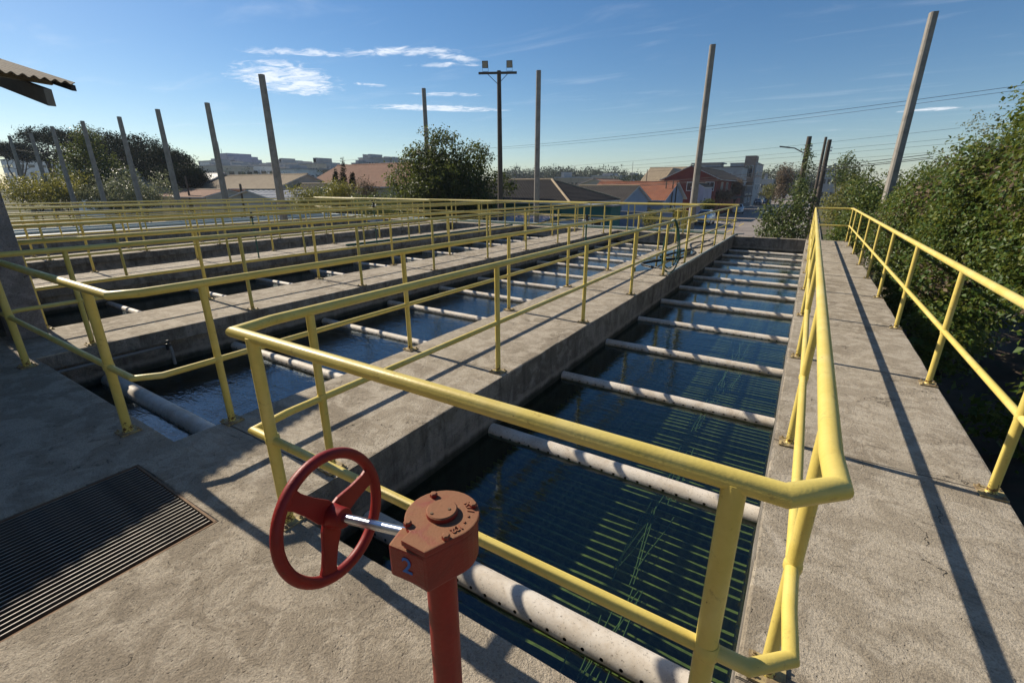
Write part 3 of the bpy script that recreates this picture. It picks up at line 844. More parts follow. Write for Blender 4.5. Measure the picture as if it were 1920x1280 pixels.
# numeral painted on the side of the worm housing
def text_mesh(body, size, depth=0.0, mat='blue_marker', bold=0.0):
    cu = bpy.data.curves.new('lettering', 'FONT'); cu.body = body; cu.size = size; cu.extrude = depth; cu.align_x = 'CENTER'; cu.align_y = 'CENTER'; cu.offset = bold
    ob = bpy.data.objects.new('lettering', cu); COL.objects.link(ob)
    dg = bpy.context.evaluated_depsgraph_get()
    me = bpy.data.meshes.new_from_object(ob.evaluated_get(dg))
    bpy.data.objects.remove(ob); me.materials.clear(); me.materials.append(M[mat])
    return me
fa, fb = Vector(poly[0]), Vector(poly[1])
fx = (fb - fa); fx.z = 0; fx.normalize(); fn = Vector((fx.y, -fx.x, 0))
if fn.dot(Vector((0, -1, 0))) < 0: fn = -fn
mt = Matrix((fx, Vector((0, 0, 1)), fn)).transposed().to_4x4()
pos = fa + (fb - fa) * 0.50; pos = Vector((pos.x, pos.y, 0.908)) + fn * 0.0015
mt.translation = pos
o = link('numeral', text_mesh('2', 0.058, 0.0003, 'blue_marker', 0.0008), vt); o.matrix_local = mt
# raised casting marks round the cover
for a, ch, s in ((62, 'R', .024), (50, 'V', .02), (38, '/', .02), (22, '-', .02), (3, '-', .02), (-20, '192', .02)):
    t_ = R(a)
    o = link('casting_mark', text_mesh(ch, s, 0.0016, 'rusty_red_paint', 0.0006), cv)
    o.location = (cc[0] + 0.066 * math.cos(t_), cc[1] + 0.066 * math.sin(t_), ZT + 0.001); o.rotation_euler = (0, 0, t_ - math.pi / 2)
# handwheel: rim, hub, three flat spokes
hw = MB()
U = Vector((0, 0, 1)); V_ = axis.cross(U).normalized(); U = V_.cross(axis).normalized()
RW_ = 0.164; n1, n2 = 72, 16
vs, fs = [], []
for i in range(n1):
    a = 2 * math.pi * i / n1; d = U * math.cos(a) + V_ * math.sin(a)
    for j in range(n2):
        q = 2 * math.pi * j / n2
        vs.append(hubc + d * (RW_ + 0.0152 * math.cos(q)) + axis * (0.0152 * math.sin(q)))
for i in range(n1):
    for j in range(n2):
        fs.append((i * n2 + j, ((i + 1) % n1) * n2 + j, ((i + 1) % n1) * n2 + (j + 1) % n2, i * n2 + (j + 1) % n2))
wheel = hw.add(vs, fs).build('handwheel', 'red_paint', vt, 'auto')
MB().lathe(hubc + axis * 0.012, -axis, [(0, 0.030), (0.018, 0.034), (0.03, 0.029), (0.055, 0.027), (0.058, 0.025)], 28).build('hub', 'red_paint', wheel, 'auto')
sp = MB()
for a in (R(319), R(79), R(202)):
    d = U * math.cos(a) + V_ * math.sin(a); e = axis.cross(d)
    w0, w1, th = 0.034, 0.024, 0.006
    sec = [(0.008, w0 * .8), (0.035, w0 * .92), (0.085, w1 * 1.0), (0.13, w1 * .92), (0.16, w1 * 1.2)]
    vs, fs = [], []
    for i, (dist, w) in enumerate(sec):
        o_ = hubc + d * dist
        vs += [o_ + e * w + axis * th, o_ - e * w + axis * th, o_ - e * w - axis * th, o_ + e * w - axis * th]
        if i: fs += [(4 * i - 4 + j, 4 * i - 4 + (j + 1) % 4, 4 * i + (j + 1) % 4, 4 * i + j) for j in range(4)]
    fs += [(0, 1, 2, 3), (19, 18, 17, 16)]
    MB().add(vs, fs).build('spoke', 'red_paint', wheel, False, 0.003)
# ------------------------------------------------------------------ open shed on the left: column, wall, beam, corrugated roof
sh = thing('shed', 'open shed with concrete column, beam and corrugated roof at the left edge', 'shed', (0, 0, 0))
MB().box(-7.86, -7.56, 1.16, 1.46, 0.0, 2.62).build('column', 'column_concrete', sh, False, 0.012)
MB().box(-12.0, -7.87, 1.2, 1.34, 0.0, 1.62).build('wall', 'dark_wall', sh)
MB().box(-12.0, -9.6, -4.0, 1.19, 0.004, 3.0).build('sun_block_wall', 'dark_wall', sh)  # out of view; raised to stop sun passing under the roof
MB().box(-12.0, 2.5, -4.3, -4.05, 0.0, 5.2).build('fill_block_wall', 'wall_cream', sh)  # unseen, added behind the camera to cut sky fill on the platform
ce = Vector((-7.23, 2.27, 2.80))                      # far corner of the eave
ev = Vector((0.25, -1.0, 0)).normalized()             # along the eave, towards the viewer
rv = Vector((-1.0, 0.0, 0.0)); slope = 0.225
def roof_pt(s, q, dz=0): # s along the eave, q up the slope
    p = ce + ev * s + rv * q; return Vector((p.x, p.y, p.z + slope * q + dz))
def corrugated(s0, s1, q0, q1, period, amp, thick, name, parent, mat):
    n = int((s1 - s0) / period * 8)
    vs, fs = [], []
    for i in range(n + 1):
        s = s0 + (s1 - s0) * i / n
        h = amp * math.cos(2 * math.pi * (s - s0) / period)
        for q in (q0, q1):
            vs += [roof_pt(s, q, h), roof_pt(s, q, h - thick)]
        if i:
            a, c = 4 * (i - 1), 4 * i
            fs += [(a, a + 2, c + 2, c), (a + 1, c + 1, c + 3, a + 3), (a, c, c + 1, a + 1), (a + 2, a + 3, c + 3, c + 2)]
    fs += [(0, 1, 3, 2), (4 * n, 4 * n + 2, 4 * n + 3, 4 * n + 1)]
    return MB().add(vs, fs).build(name, mat, parent)
corrugated(0.0, 4.6, 0.0, 2.6, 0.092, 0.013, 0.008, 'roof_sheet', sh, 'roof_sheet')
corrugated(0.0, 4.6, 2.35, 5.2, 0.092, 0.013, 0.008, 'roof_sheet', sh, 'roof_sheet').location = (0, 0, 0.032)
# ridge-side verge strip and rafters
p0, p1 = roof_pt(0.02, 0.02, -0.05), roof_pt(0.02, 5.0, -0.05)
MB().obox((p0 + p1) / 2, (p1 - p0) / 2, Vector((0, 0.02, 0)), Vector((0, 0, 0.03))).build('verge_strip', 'dark_wall', sh)
for k, (s_, e_) in enumerate(((0.26, 0.12), (2.6, 0.1))):
    a = roof_pt(s_, e_ - 0.05, -0.19); c = roof_pt(s_, 4.8, -0.19)
    MB().obox((a + c) / 2, (c - a) / 2, Vector((0, 0.035, 0)), Vector((0, 0, 0.085))).build('rafter', 'timber', sh, False, 0.004)
for q in (0.55, 1.9, 3.3):
    a = roof_pt(0.05, q, -0.062); c = roof_pt(4.4, q, -0.062)
    MB().obox((a + c) / 2, (c - a) / 2, Vector((0.03, 0, 0)), Vector((0, 0, 0.03))).build('purlin', 'timber', sh)

# ------------------------------------------------------------------ tall concrete posts and lamp post
def square_post(x, y, ztop, w0, w1, label, lean=(0, 0), group='tall bare concrete posts'):
    h = ztop - GZ
    vs = []
    for z, w in ((0, w0), (h, w1)):
        ox, oy = lean[0] * z / h, lean[1] * z / h
        c = w * 0.18
        for a, b_ in ((-w / 2 + c, -w / 2), (w / 2 - c, -w / 2), (w / 2, -w / 2 + c), (w / 2, w / 2 - c), (w / 2 - c, w / 2), (-w / 2 + c, w / 2), (-w / 2, w / 2 - c), (-w / 2, -w / 2 + c)):
            vs.append((a + ox, b_ + oy, z))
    fs = [tuple(range(7, -1, -1)), tuple(range(8, 16))] + [(i, (i + 1) % 8, 8 + (i + 1) % 8, 8 + i) for i in range(8)]
    o = MB().add(vs, fs).build('concrete_post', 'pole_concrete')
    o.location = (x, y, GZ); o.rotation_euler = (0, 0, 0.35)
    return tag(o, label, 'post', group)
rowA = [(2.15, 'tall bare concrete post rising out of the hedge on the right'), (-4.10, 'tall bare concrete post beyond the tanks beside the street'),
        (-11.48, 'tall bare concrete post in front of the dark tiled roof'), (-18.43, 'tall bare concrete post rising behind the large round tree')]
for x, lb in rowA:
    if x < -18: square_post(-27.9, 31.0, 9.2, 0.36, 0.28, lb, group='tall concrete posts beyond the tanks'); continue
    square_post(x, 20.5, 6.70, 0.27, 0.20, lb, group='tall concrete posts beyond the tanks')
lbB = ['tall concrete post at the left, just right of the stepped tower block', 'tall concrete post in front of the tan roofs on the left', 'tall concrete post in front of the grey metal roof on the left',
       'tall concrete post before the right edge of the dark pines', 'tall concrete post before the middle of the leafy tree on the left', 'third tall concrete post from the left edge of the picture', 'second tall concrete post from the left edge of the picture', 'leftmost tall concrete post, above the yellow-green bush']
rowB = [(490, 140, 14.2), (388, 193, 16), (295, 205, 16), (223, 219, 16), (154, 227, 16), (97, 237, 16), (57, 250, 16), (17, 255, 16)]
for (px, py, Y), lb in zip(rowB, lbB):
    p = at(px, py, Y)
    square_post(p[0], p[1], p[2], 0.36, 0.24, lb, lean=(0, 0), group='tall concrete posts on the left')
p = at(935.5, 133, 22.0)
lp = thing('floodlight_pole', 'dark wooden pole with crossarm carrying two floodlights', 'lamp post', (p[0], p[1], GZ))
H = p[2] - GZ
MB().tube([(0, 0, 0), (0.03, 0, H * .5), (0, 0, H)], [0.16, 0.135, 0.105], 14).build('pole', 'pole_wood', lp, 'auto')
dX = Vector((0.88, 0.47, 0.0))                        # crossarm direction
arm = MB().obox(Vector((0, -0.12, H - 0.12)), dX * 0.98, Vector((-0.47, .88, 0)) * 0.045, Vector((0, 0, 0.05))).build('crossarm', 'pole_wood', lp)
for s_ in (-1, 1):
    a = Vector((0, -0.12, H - 0.18)) + dX * 0.5 * s_; c = Vector((0, -0.1, H - 0.62))
    MB().tube([a, c], 0.014, 6).build('brace', 'dark_metal', lp)
    f = thing('floodlight', '', '')
    del f['label'], f['category']
    f.parent = lp; f.location = Vector((0, -0.14, H + 0.12)) + dX * (0.62 * s_); f.rotation_euler = (R(18), 0, R(28))
    MB().box(-0.15, 0.15, -0.03, 0.03, -0.02, 0.30).build('housing', 'dark_metal', f, False, 0.01)
    MB().box(-0.125, 0.125, -0.037, -0.031, 0.005, 0.275).build('lens', 'lamp_glass', f)
    MB().box(-0.155, -0.145, -0.01, 0.01, -0.16, 0.14).box(0.145, 0.155, -0.01, 0.01, -0.16, 0.14).box(-0.155, 0.155, -0.01, 0.01, -0.17, -0.155).build('bracket', 'dark_metal', f)
MB().tube([(0.1, -0.1, H - 1.2), (0.13, -0.1, H - 1.7), (0.12, -0.1, H - 1.95), (0.2, -0.12, H - 2.15), (0.24, -0.12, H - 2.3)], 0.008, 5).build('cable', 'wire_black', lp)

# ------------------------------------------------------------------ small fittings on the tanks
def stem(x, y, z0, z1, label, wheel=True, mat='green_paint'):
    o = thing('gate_valve', label, 'valve', (x, y, z0))
    MB().tube([(0, 0, 0), (0, 0, z1 - z0)], 0.017, 10).build('rod', mat, o, 'auto')
    if wheel:
        MB().lathe((0, 0, z1 - z0), (0, 0, 1), [(0, 0.05), (0.02, 0.055), (0.05, 0.05), (0.055, 0.03), (0.14, 0.028)], 14).build('head', 'dark_metal', o, 'auto')
        MB().tube([(-0.09, 0, z1 - z0 + 0.03), (0.09, 0, z1 - z0 + 0.03)], 0.014, 8).tube([(0, -0.09, z1 - z0 + 0.03), (0, 0.09, z1 - z0 + 0.03)], 0.014, 8).build('handle', 'trim_white', o, 'auto')
    return o
stem(-3.68, 8.6, -0.6, 1.05, 'slender green valve stem at the left edge of the second walkway')
o = stem(-11.4, 10.1, -0.5, 1.12, 'green valve stem with blue crossbar among the left railings')
MB().box(-0.30, 0.32, -0.03, 0.03, 1.18, 1.24).box(-0.12, 0.12, -0.08, 0.08, 1.13, 1.30).build('crossbar', 'wall_blue', o)
stem(-11.6, 6.4, -0.4, 0.98, 'short dark valve stem on the third walkway from the right')
# hose hung over the rail and trailing along the walkway
h0 = (-2.30, 9.62)
pts = []
hr_ = random.Random(8)
for k in range(2):
    for i in range(28):
        a = 2 * math.pi * i / 28
        w_ = (0.19 + 0.03 * k) * math.sin(a) * (0.75 - 0.25 * math.cos(a))
        rz = 0.49 + 0.04 * k
        pts.append((h0[0] + 0.03 + 0.85 * w_ + 0.02 * k, h0[1] + 0.05 + 0.53 * w_ - 0.02 * k, 1.09 - rz + rz * math.cos(a)))
hose = MB().tube(pts, 0.014, 8)
tag(hose.build('garden_hose', 'green_hose', None, 'auto'), 'green hose coiled over the railing of the second walkway', 'hose')
pts = []
ctrl = [(-2.36, 9.9), (-2.6, 10.2), (-3.1, 10.6), (-2.9, 11.4), (-2.5, 12.2), (-2.45, 13.2), (-2.75, 14.2), (-3.0, 15.4), (-2.75, 16.4), (-2.45, 16.2), (-2.5, 15.0), (-2.75, 13.9), (-2.95, 12.8), (-3.05, 11.9)]
for i in range(len(ctrl) - 1):
    p0_ = ctrl[max(i - 1, 0)]; p1_ = ctrl[i]; p2_ = ctrl[i + 1]; p3_ = ctrl[min(i + 2, len(ctrl) - 1)]
    for q in range(8):
        t_ = q / 8
        f_ = lambda a, b_, c_, d_: 0.5 * (2 * b_ + (c_ - a) * t_ + (2 * a - 5 * b_ + 4 * c_ - d_) * t_ ** 2 + (3 * b_ - a - 3 * c_ + d_) * t_ ** 3)
        pts.append((f_(p0_[0], p1_[0], p2_[0], p3_[0]), f_(p0_[1], p1_[1], p2_[1], p3_[1]), 0.018))
tag(MB().tube(pts, 0.016, 8).build('water_hose', 'black_hose', None, 'auto'), 'dark hose lying in loops on the far part of the second walkway', 'hose')
tag(MB().tube([(-2.235, 9.5, 0.02), (-2.23, 14, 0.02), (-2.235, 19.5, 0.02), (-2.0, 20.0, 0.0)], 0.018, 8).build('service_pipe', 'pale_blue_pipe', None, 'auto'), 'pale pipe along the tank edge of the second walkway', 'pipe')
# puddle
def blob(cx, cy, rx, ry, seed, n=40):
    r_ = random.Random(seed); ph = [r_.uniform(0, 6.28) for _ in range(4)]
    return [(cx + rx * math.cos(a) * (1 + .16 * math.sin(2 * a + ph[0]) + .12 * math.sin(3 * a + ph[1]) + .06 * math.sin(7 * a + ph[2])), cy + ry * math.sin(a) * (1 + .14 * math.sin(2 * a + ph[3]) + .1 * math.sin(5 * a + ph[1])), 0.004) for a in [2 * math.pi * i / n for i in range(n)]]
pd = blob(-2.85, 11.9, 0.46, 2.1, 5)
struct(MB().add(pd, [tuple(range(len(pd)))]).build('puddle', 'puddle'))
# pipes along the far edge, pale blue pipes at the left end, small tap pipe in the second tank
for k, (y, z, r_, mt_, lb) in enumerate([(19.55, 0.07, 0.028, 'pale_blue_pipe', 'pale pipe along the far edge of the tanks'), (19.3, 0.02, 0.03, 'green_paint', 'thin green pipe along the far edge of the tanks')]):
    tag(MB().tube([(-2.6, y, z), (-14, y, z), (-27, y, z)], r_, 10).build('service_pipe', mt_, None, 'auto'), lb, 'pipe')
tag(MB().tube([(-11.75, 9.2, 0.03), (-11.6, 14, 0.03), (-11.7, 18.6, 0.03)], 0.035, 8).build('service_pipe', 'green_paint', None, 'auto'), 'green pipe lying along the third walkway from the right', 'pipe')
for k, (x, lb) in enumerate([(-23.3, 'nearer pale blue pipe on the flat cover at the far left'), (-24.6, 'farther pale blue pipe on the flat cover at the far left')]):
    tag(MB().tube([(x, 2.0, 0.16), (x, 10, 0.16), (x, 18.4, 0.16)], 0.06, 10).build('service_pipe', 'pale_blue_pipe', None, 'auto'), lb, 'pipe')
tag(MB().box(-25.9, -22.5, 1.6, 18.5, -0.05, 0.07).build('flat_cover', 'sheet_grey', None, False, 0.02), 'pale grey flat cover over the leftmost tank', 'cover')
tp = thing('tap_pipe', 'thin grey pipe with an elbow on the wall of the second tank', 'pipe', (-6.55, 2.2, -0.2))
MB().tube([(0.02, -1.0, 0.02), (0.02, 0, 0.02), (0.12, 0.05, 0.02), (0.14, 0.05, -0.02), (0.14, 0.05, -0.2)], 0.018, 8).build('pipe', 'grey_pipe', tp, 'auto')
MB().lathe((0.1, 0.04, 0.02), (0, 0, 1), [(-0.03, 0.03), (0.05, 0.03), (0.055, 0.015), (0.09, 0.015)], 10).build('tap', 'dark_metal', tp, 'auto')
tag(MB().lathe((0, 0, 0), (0, 0, 1), [(0, 0.05), (0.30, 0.05), (0.305, 0.03)], 16).build('red_stub', 'red_paint', None, 'auto'), 'short red pipe stub at the left edge of the platform', 'pipe stub').location = (-5.22, 0.42, 0)

# ------------------------------------------------------------------ foliage
def leaf_cloud(name, blobs, n, size, mat, seed, parent=None, twig=10, spread=None, up=0.35, shell=0.45, droop=0.0, zmin=None, kind=None):
    """many small folded leaves gathered in twig clumps through the blobs; blob = (centre, radii)"""
    r_ = np.random.RandomState(seed)
    C_ = np.array([b_[0] for b_ in blobs], float); Rr = np.array([b_[1] for b_ in blobs], float)
    w = (Rr[:, 0] * Rr[:, 1] + Rr[:, 1] * Rr[:, 2] + Rr[:, 0] * Rr[:, 2]); w = w / w.sum()
    nt = max(1, n // twig)
    bi = r_.choice(len(blobs), nt, p=w)
    d = r_.randn(nt, 3); d /= np.linalg.norm(d, axis=1, keepdims=True)
    rad = shell + (1 - shell) * r_.rand(nt) ** 0.55
    rad *= 1 + 0.10 * r_.randn(nt)
    tc_ = C_[bi] + d * Rr[bi] * rad[:, None]
    spread = spread or size * 2.2
    rep = np.repeat(np.arange(nt), twig)
    m = len(rep)
    pos = tc_[rep] + r_.randn(m, 3) * spread * np.array([1, 1, 0.8])
    if zmin is not None: pos[:, 2] = np.maximum(pos[:, 2], zmin + r_.rand(m) * 0.1)
    nrm = d[rep] * 0.7 + r_.randn(m, 3) * 0.55 + np.array([0, 0, up])
    nrm /= np.linalg.norm(nrm, axis=1, keepdims=True)
    t_ = r_.randn(m, 3) + np.array([0, 0, -droop]); t_ -= nrm * (t_ * nrm).sum(1, keepdims=True); t_ /= np.linalg.norm(t_, axis=1, keepdims=True)
    s_ = np.cross(nrm, t_)
    L = size * (0.45 + 1.1 * r_.rand(m) ** 1.4)[:, None]; Wd = L * (0.24 + 0.12 * r_.rand(m))[:, None]
    v0 = pos; v1 = pos + t_ * L * 0.45 + s_ * Wd + nrm * L * 0.10; v2 = pos + t_ * L - nrm * L * 0.12; v3 = pos + t_ * L * 0.45 - s_ * Wd + nrm * L * 0.10
    V = np.stack([v0, v1, v2, v3], 1).reshape(-1, 3)
    b_ = np.arange(m)[:, None] * 4
    F = np.concatenate([b_ + np.array([[0, 1, 2]]), b_ + np.array([[0, 2, 3]])], 0)
    return link(name, tri_mesh(name, V, F, mat), parent)
def woody(name, base, tips, r0, seed, parent, mat='bark', fork=None):
    """tapered trunk with limbs reaching the given tips"""
    r_ = random.Random(seed); b_ = MB()
    base = Vector(base); fork = Vector(fork) if fork else base + (sum((Vector(t) for t in tips), Vector()) / len(tips) - base) * 0.4
    mid_ = (base + fork) / 2 + Vector((r_.uniform(-.08, .08), r_.uniform(-.08, .08), 0))
    b_.tube([base, mid_, fork], [r0 * 1.15, r0 * .92, r0 * .75], 10)
    for t in tips:
        t = Vector(t); m1 = fork.lerp(t, .45) + Vector((r_.uniform(-1, 1), r_.uniform(-1, 1), r_.uniform(0, .6))) * (t - fork).length * .12
        b_.tube([fork - Vector((0, 0, r0 * .5)), m1, t], [r0 * .55, r0 * .36, r0 * .1], 7)
        for q in range(2):
            s0_ = m1.lerp(t, r_.uniform(0, .6)); e_ = s0_ + Vector((r_.uniform(-1, 1), r_.uniform(-1, 1), r_.uniform(.1, .8))) * (t - fork).length * .35
            b_.tube([s0_, s0_.lerp(e_, .5) + Vector((0, 0, .05)), e_], [r0 * .22, r0 * .14, r0 * .05], 5)
    return b_.build(name, mat, parent, 'auto')
def tree(name, label, cat, base, blobs, n, size, mat, seed, r0=0.18, group=None, trunk=True, **kw):
    o = thing(name, label, cat, base, group)
    bl = [(np.array(c_) - np.array(base), rr_) for c_, rr_ in blobs]
    leaf_cloud('crown', bl, n, size, mat, seed, o, **kw)
    if trunk:
        woody('trunk', (0, 0, 0), [tuple(b_[0]) for b_ in bl[:7]], r0, seed, o)
    return o
def blobs_in(c, r, n, seed, br=(0.35, 0.55), flat=1.0):
    """clumps spread over an ellipsoid"""
    r_ = np.random.RandomState(seed); out = []
    for i in range(n):
        d = r_.randn(3); d /= np.linalg.norm(d); d[2] = d[2] * 0.9 + 0.1
        f_ = r_.rand() ** 0.5 * 0.72
        k = r_.uniform(*br)
        out.append((np.array(c) + d * np.array(r) * f_, np.array(r) * k * np.array([1, 1, flat])))
    return out

# hedge of big shrubs on the right, dense down to their skirts
hedge = [
    # centre x, y, crest z, radius x, radius y, leaves, label
    (3.75, 8.3, 2.6, 1.25, 1.7, 15000, 'nearest big leafy shrub at the right edge of the picture'),
    (3.9, 11.2, 4.0, 1.6, 2.0, 28000, 'tallest leafy shrub of the hedge at the right'),
    (3.3, 13.8, 3.0, 1.35, 1.8, 22000, 'glossy leafy shrub in the middle of the right hedge'),
    (5.6, 15.5, 5.1, 2.2, 2.6, 20000, 'tall shrub at the back of the right hedge'),
    (3.1, 16.6, 2.5, 1.3, 1.8, 18000, 'leafy shrub of the right hedge just before the tall post'),
    (3.0, 19.4, 2.0, 1.35, 1.7, 15000, 'leafy shrub at the foot of the tall post on the right'),
]
for k, (x, y, zt, rx, ry, n, lb) in enumerate(hedge):
    z0 = -1.3 if k not in (0, 1) else -0.55
    cz, rz = (zt + z0) / 2, (zt - z0) / 2
    bl = blobs_in((x, y, cz), (rx, ry, rz), 22, 40 + k, (0.30, 0.5))
    bl += [((x - rx * .35, y + q * ry * .45, cz + rz * w_), (rx * .5, ry * .45, rz * .4)) for q in (-1, 0, 1) for w_ in (-.55, 0, .45)]
    so = tree('leafy_shrub', lb, 'shrub', (x, y, GZ), bl, int(n * 1.8), 0.082, 'leaf_hedge', 60 + k, 0.09, 'shrubs of the right-hand hedge', twig=9, spread=0.085, up=0.5, shell=0.35)
    leaf_cloud('dry_foliage', [(np.array(c_) - np.array((x, y, GZ)), np.array(r_) * .9) for c_, r_ in bl[k::5]], int(n * .16), 0.085, 'leaf_dry', 700 + k, so, twig=14, spread=0.1)
tree('leafy_shrub', 'low shrub with a thin stem in the shade below the right railing', 'shrub', (3.3, 8.2, GZ), [((3.3, 8.2, -0.55), (.5, .6, .45)), ((3.5, 8.9, -1.0), (.45, .5, .4)), ((3.0, 8.9, -1.55), (.4, .45, .35)), ((3.4, 9.4, -1.9), (.5, .5, .35))], 1500, 0.13, 'leaf_hedge', 81, 0.05, 'shrubs of the right-hand hedge', twig=7, spread=0.13)
tree('leafy_shrub', 'low dark shrubs in the shade on the soil by the walkway', 'shrub', (2.6, 12.4, GZ), [((2.5 + .35 * (k % 3), 11.3 + .9 * k, -1.1 + .25 * (k % 2)), (.6, .7, .7)) for k in range(8)], 9000, 0.11, 'leaf_hedge', 82, 0.05, 'shrubs of the right-hand hedge', twig=8, spread=0.12)
p = on(1795, 585, -1.55)
o = leaf_cloud('orange_flower', [((0, 0, 0), (.14, .12, .07))], 40, 0.13, 'leaf_orange', 7); o.location = p
tag(o, 'small orange flowers in the dark under the right hedge', 'flowers')
# trees beyond, along the right side of the street
back = [
    (3.6, 25.2, 3.0, 1.7, 2.0, 13000, 'leaf_hedge', 'light green shrub behind the tall post on the right'),
    (1.75, 24.6, 2.1, 1.25, 1.7, 12000, 'leaf_hedge', 'bushy green shrub past the end of the right walkway'),
    (3.2, 33, 3.2, 2.2, 3.0, 7000, 'leaf_dark', 'dark pointed tree farther along the right side of the street'),
    (6.8, 30, 4.0, 2.4, 3.0, 6000, 'leaf_pale', 'thin pale tree showing above the hedge on the right'),
    (8.6, 38, 6.2, 3.2, 4.0, 6000, 'leaf_pale', 'thin tall pale tree far behind the right hedge'),
    (2.2, 44, 2.6, 1.8, 2.5, 4000, 'leaf_yellow', 'yellow-green tree behind the utility poles'),
]
for k, (x, y, zt, rx, ry, n, mt_, lb) in enumerate(back):
    z0 = -1.9; cz, rz = (zt + z0) / 2, (zt - z0) / 2
    tree('street_tree' if zt > 2 else 'leafy_shrub', lb, 'tree' if zt > 2 else 'shrub', (x, y, GZ), blobs_in((x, y, cz), (rx, ry, rz), 16, 90 + k, (0.25, 0.45)), n, 0.15 if k > 1 else 0.1, mt_, 110 + k, 0.1, None, twig=9, spread=0.18 if k > 1 else .11)
# shrub by the street end of the right tank, loose and leggy
bl = [(at(px, py, Y), (rx, rx, rz)) for px, py, Y, rx, rz in ((1455, 420, 27, .55, .5), (1480, 395, 27, .6, .55), (1440, 398, 27.5, .45, .4), (1500, 425, 26.5, .55, .6), (1465, 437, 26.5, .7, .4), (1510, 385, 27, .5, .7), (1432, 430, 27, .4, .35), (1500, 355, 27.5, .35, .5))]
p = at(1480, 440, 27)
tree('leafy_shrub', 'loose green shrub beside the street beyond the rightmost tank', 'shrub', (p[0], p[1], GZ), bl, 5200, 0.125, 'leaf_mid', 131, 0.06, None, twig=8, spread=0.13)
bl = [(at(px, py, 33.7), (.22, .22, .4)) for px, py in ((1512, 300), (1508, 330), (1500, 345), (1515, 285), (1496, 370), (1518, 318))]
p = at(1500, 380, 33.7)
o = thing('climbing_vine', 'green vine climbing the nearest utility pole', 'vine', (p[0], p[1], GZ))
leaf_cloud('foliage', [(np.array(c_) - np.array((p[0], p[1], GZ)), r_) for c_, r_ in bl], 900, 0.11, 'leaf_mid', 133, o, twig=6, spread=0.12)
woody('stem', (0, 0, 0), [tuple(np.array(c_) - np.array((p[0], p[1], GZ))) for c_, r_ in bl[:4]], 0.04, 6, o)
# large round tree behind the tanks
base = np.array((-21.6, 26.0, GZ))
bl = blobs_in((-21.6, 26.0, 1.4), (5.3, 4.6, 3.9), 46, 7, (0.20, 0.34))
bl += [((-18.4, 25, 3.6), (.9, .9, .9)), ((-19.0, 25, 1.0), (1.8, 1.6, 2.0)), ((-25.2, 25.2, 2.2), (1.3, 1.2, 1.3)), ((-21.5, 25, 5.0), (1.1, 1.1, .6)), ((-26.0, 25, 0.2), (1.3, 1.2, 1.2)), ((-18.0, 25.4, -.4), (1.4, 1.3, 1.2)), ((-22, 24.0, -.8), (3.0, 1.3, 1.2))]
tree('broad_tree', 'large round dark green tree behind the railings at the centre', 'tree', base, bl, 72000, 0.155, 'leaf_dark', 8, 0.3, None, twig=10, spread=0.16, shell=0.45)
for k, (px, py, Y, rx, rz, n, mt_, lb, nm, cat) in enumerate([
    (575, 385, 20.5, 1.8, 1.6, 7000, 'leaf_yellow', 'feathery yellow-green bush behind the middle railings', 'leafy_shrub', 'shrub'),
    (632, 372, 22.5, 1.7, 1.5, 6000, 'leaf_yellow', 'yellow-green bush left of the large round tree', 'leafy_shrub', 'shrub'),
    (612, 365, 25, 1.6, 1.3, 3500, 'leaf_mid', 'darker green bush between the two yellow-green bushes', 'leafy_shrub', 'shrub'),
    (682, 358, 25.5, 1.7, 1.3, 3500, 'leaf_dry', 'brownish half-dry bush under the terracotta roof', 'leafy_shrub', 'shrub'),
    (700, 392, 22, 2.2, 1.2, 4500, 'leaf_mid', 'low green bush at the left foot of the large round tree', 'leafy_shrub', 'shrub'),
    (215, 372, 19.5, 3.6, 2.0, 6000, 'leaf_pale', 'pale silvery bush in front of the leafy tree on the left', 'leafy_shrub', 'shrub'),
    (272, 360, 21, 3.0, 2.4, 5500, 'leaf_pale', 'pale green bush at the right of the leafy tree on the left', 'leafy_shrub', 'shrub'),
    (60, 352, 15, 7.0, 2.4, 9000, 'leaf_yellow', 'wide yellow-green bush at the far left behind the railings', 'leafy_shrub', 'shrub'),
    (120, 365, 16.5, 4.0, 1.5, 4000, 'leaf_yellow', 'low yellow-green bush before the leftmost posts', 'leafy_shrub', 'shrub'),
    (1218, 412, 34, 1.0, 0.85, 2500, 'leaf_yellow', 'clipped round bush by the blue wall', 'leafy_shrub', 'shrub'),
    (1262, 399, 37, 1.1, 0.6, 2000, 'leaf_yellow', 'low clipped bush by the white wall near the street', 'leafy_shrub', 'shrub')]):
    p = at(px, py, Y)
    zb = GZ
    bl = blobs_in((p[0], p[1], p[2]), (rx, rx, rz), 12, 200 + k, (0.3, 0.5))
    tree(nm, lb, cat, (p[0], p[1], zb), bl, n, 0.10 if k < 5 else 0.17 if k < 9 else 0.09, mt_, 220 + k, 0.07, None, twig=8, spread=0.16 if k < 9 else .08)
# leafy tree on the left
p = at(185, 330, 21)
tree('broad_tree', 'leafy green tree among the tall posts on the left', 'tree', (p[0], p[1], GZ), [(at(px, py, Y), (rx, rx, rz)) for px, py, Y, rx, rz in ((165, 262, 21, 1.2, 1.3), (158, 288, 20.5, 1.8, 1.6), (180, 305, 21, 2.1, 1.6), (150, 318, 20, 2.2, 1.6), (205, 330, 21, 2.4, 1.4), (185, 348, 21, 3.8, 1.4), (145, 348, 20.5, 2.8, 1.3), (152, 245, 21, .6, .8), (228, 348, 21, 2.0, 1.3))], 15000, 0.22, 'leaf_dark', 301, 0.22, None, twig=9, spread=0.28)
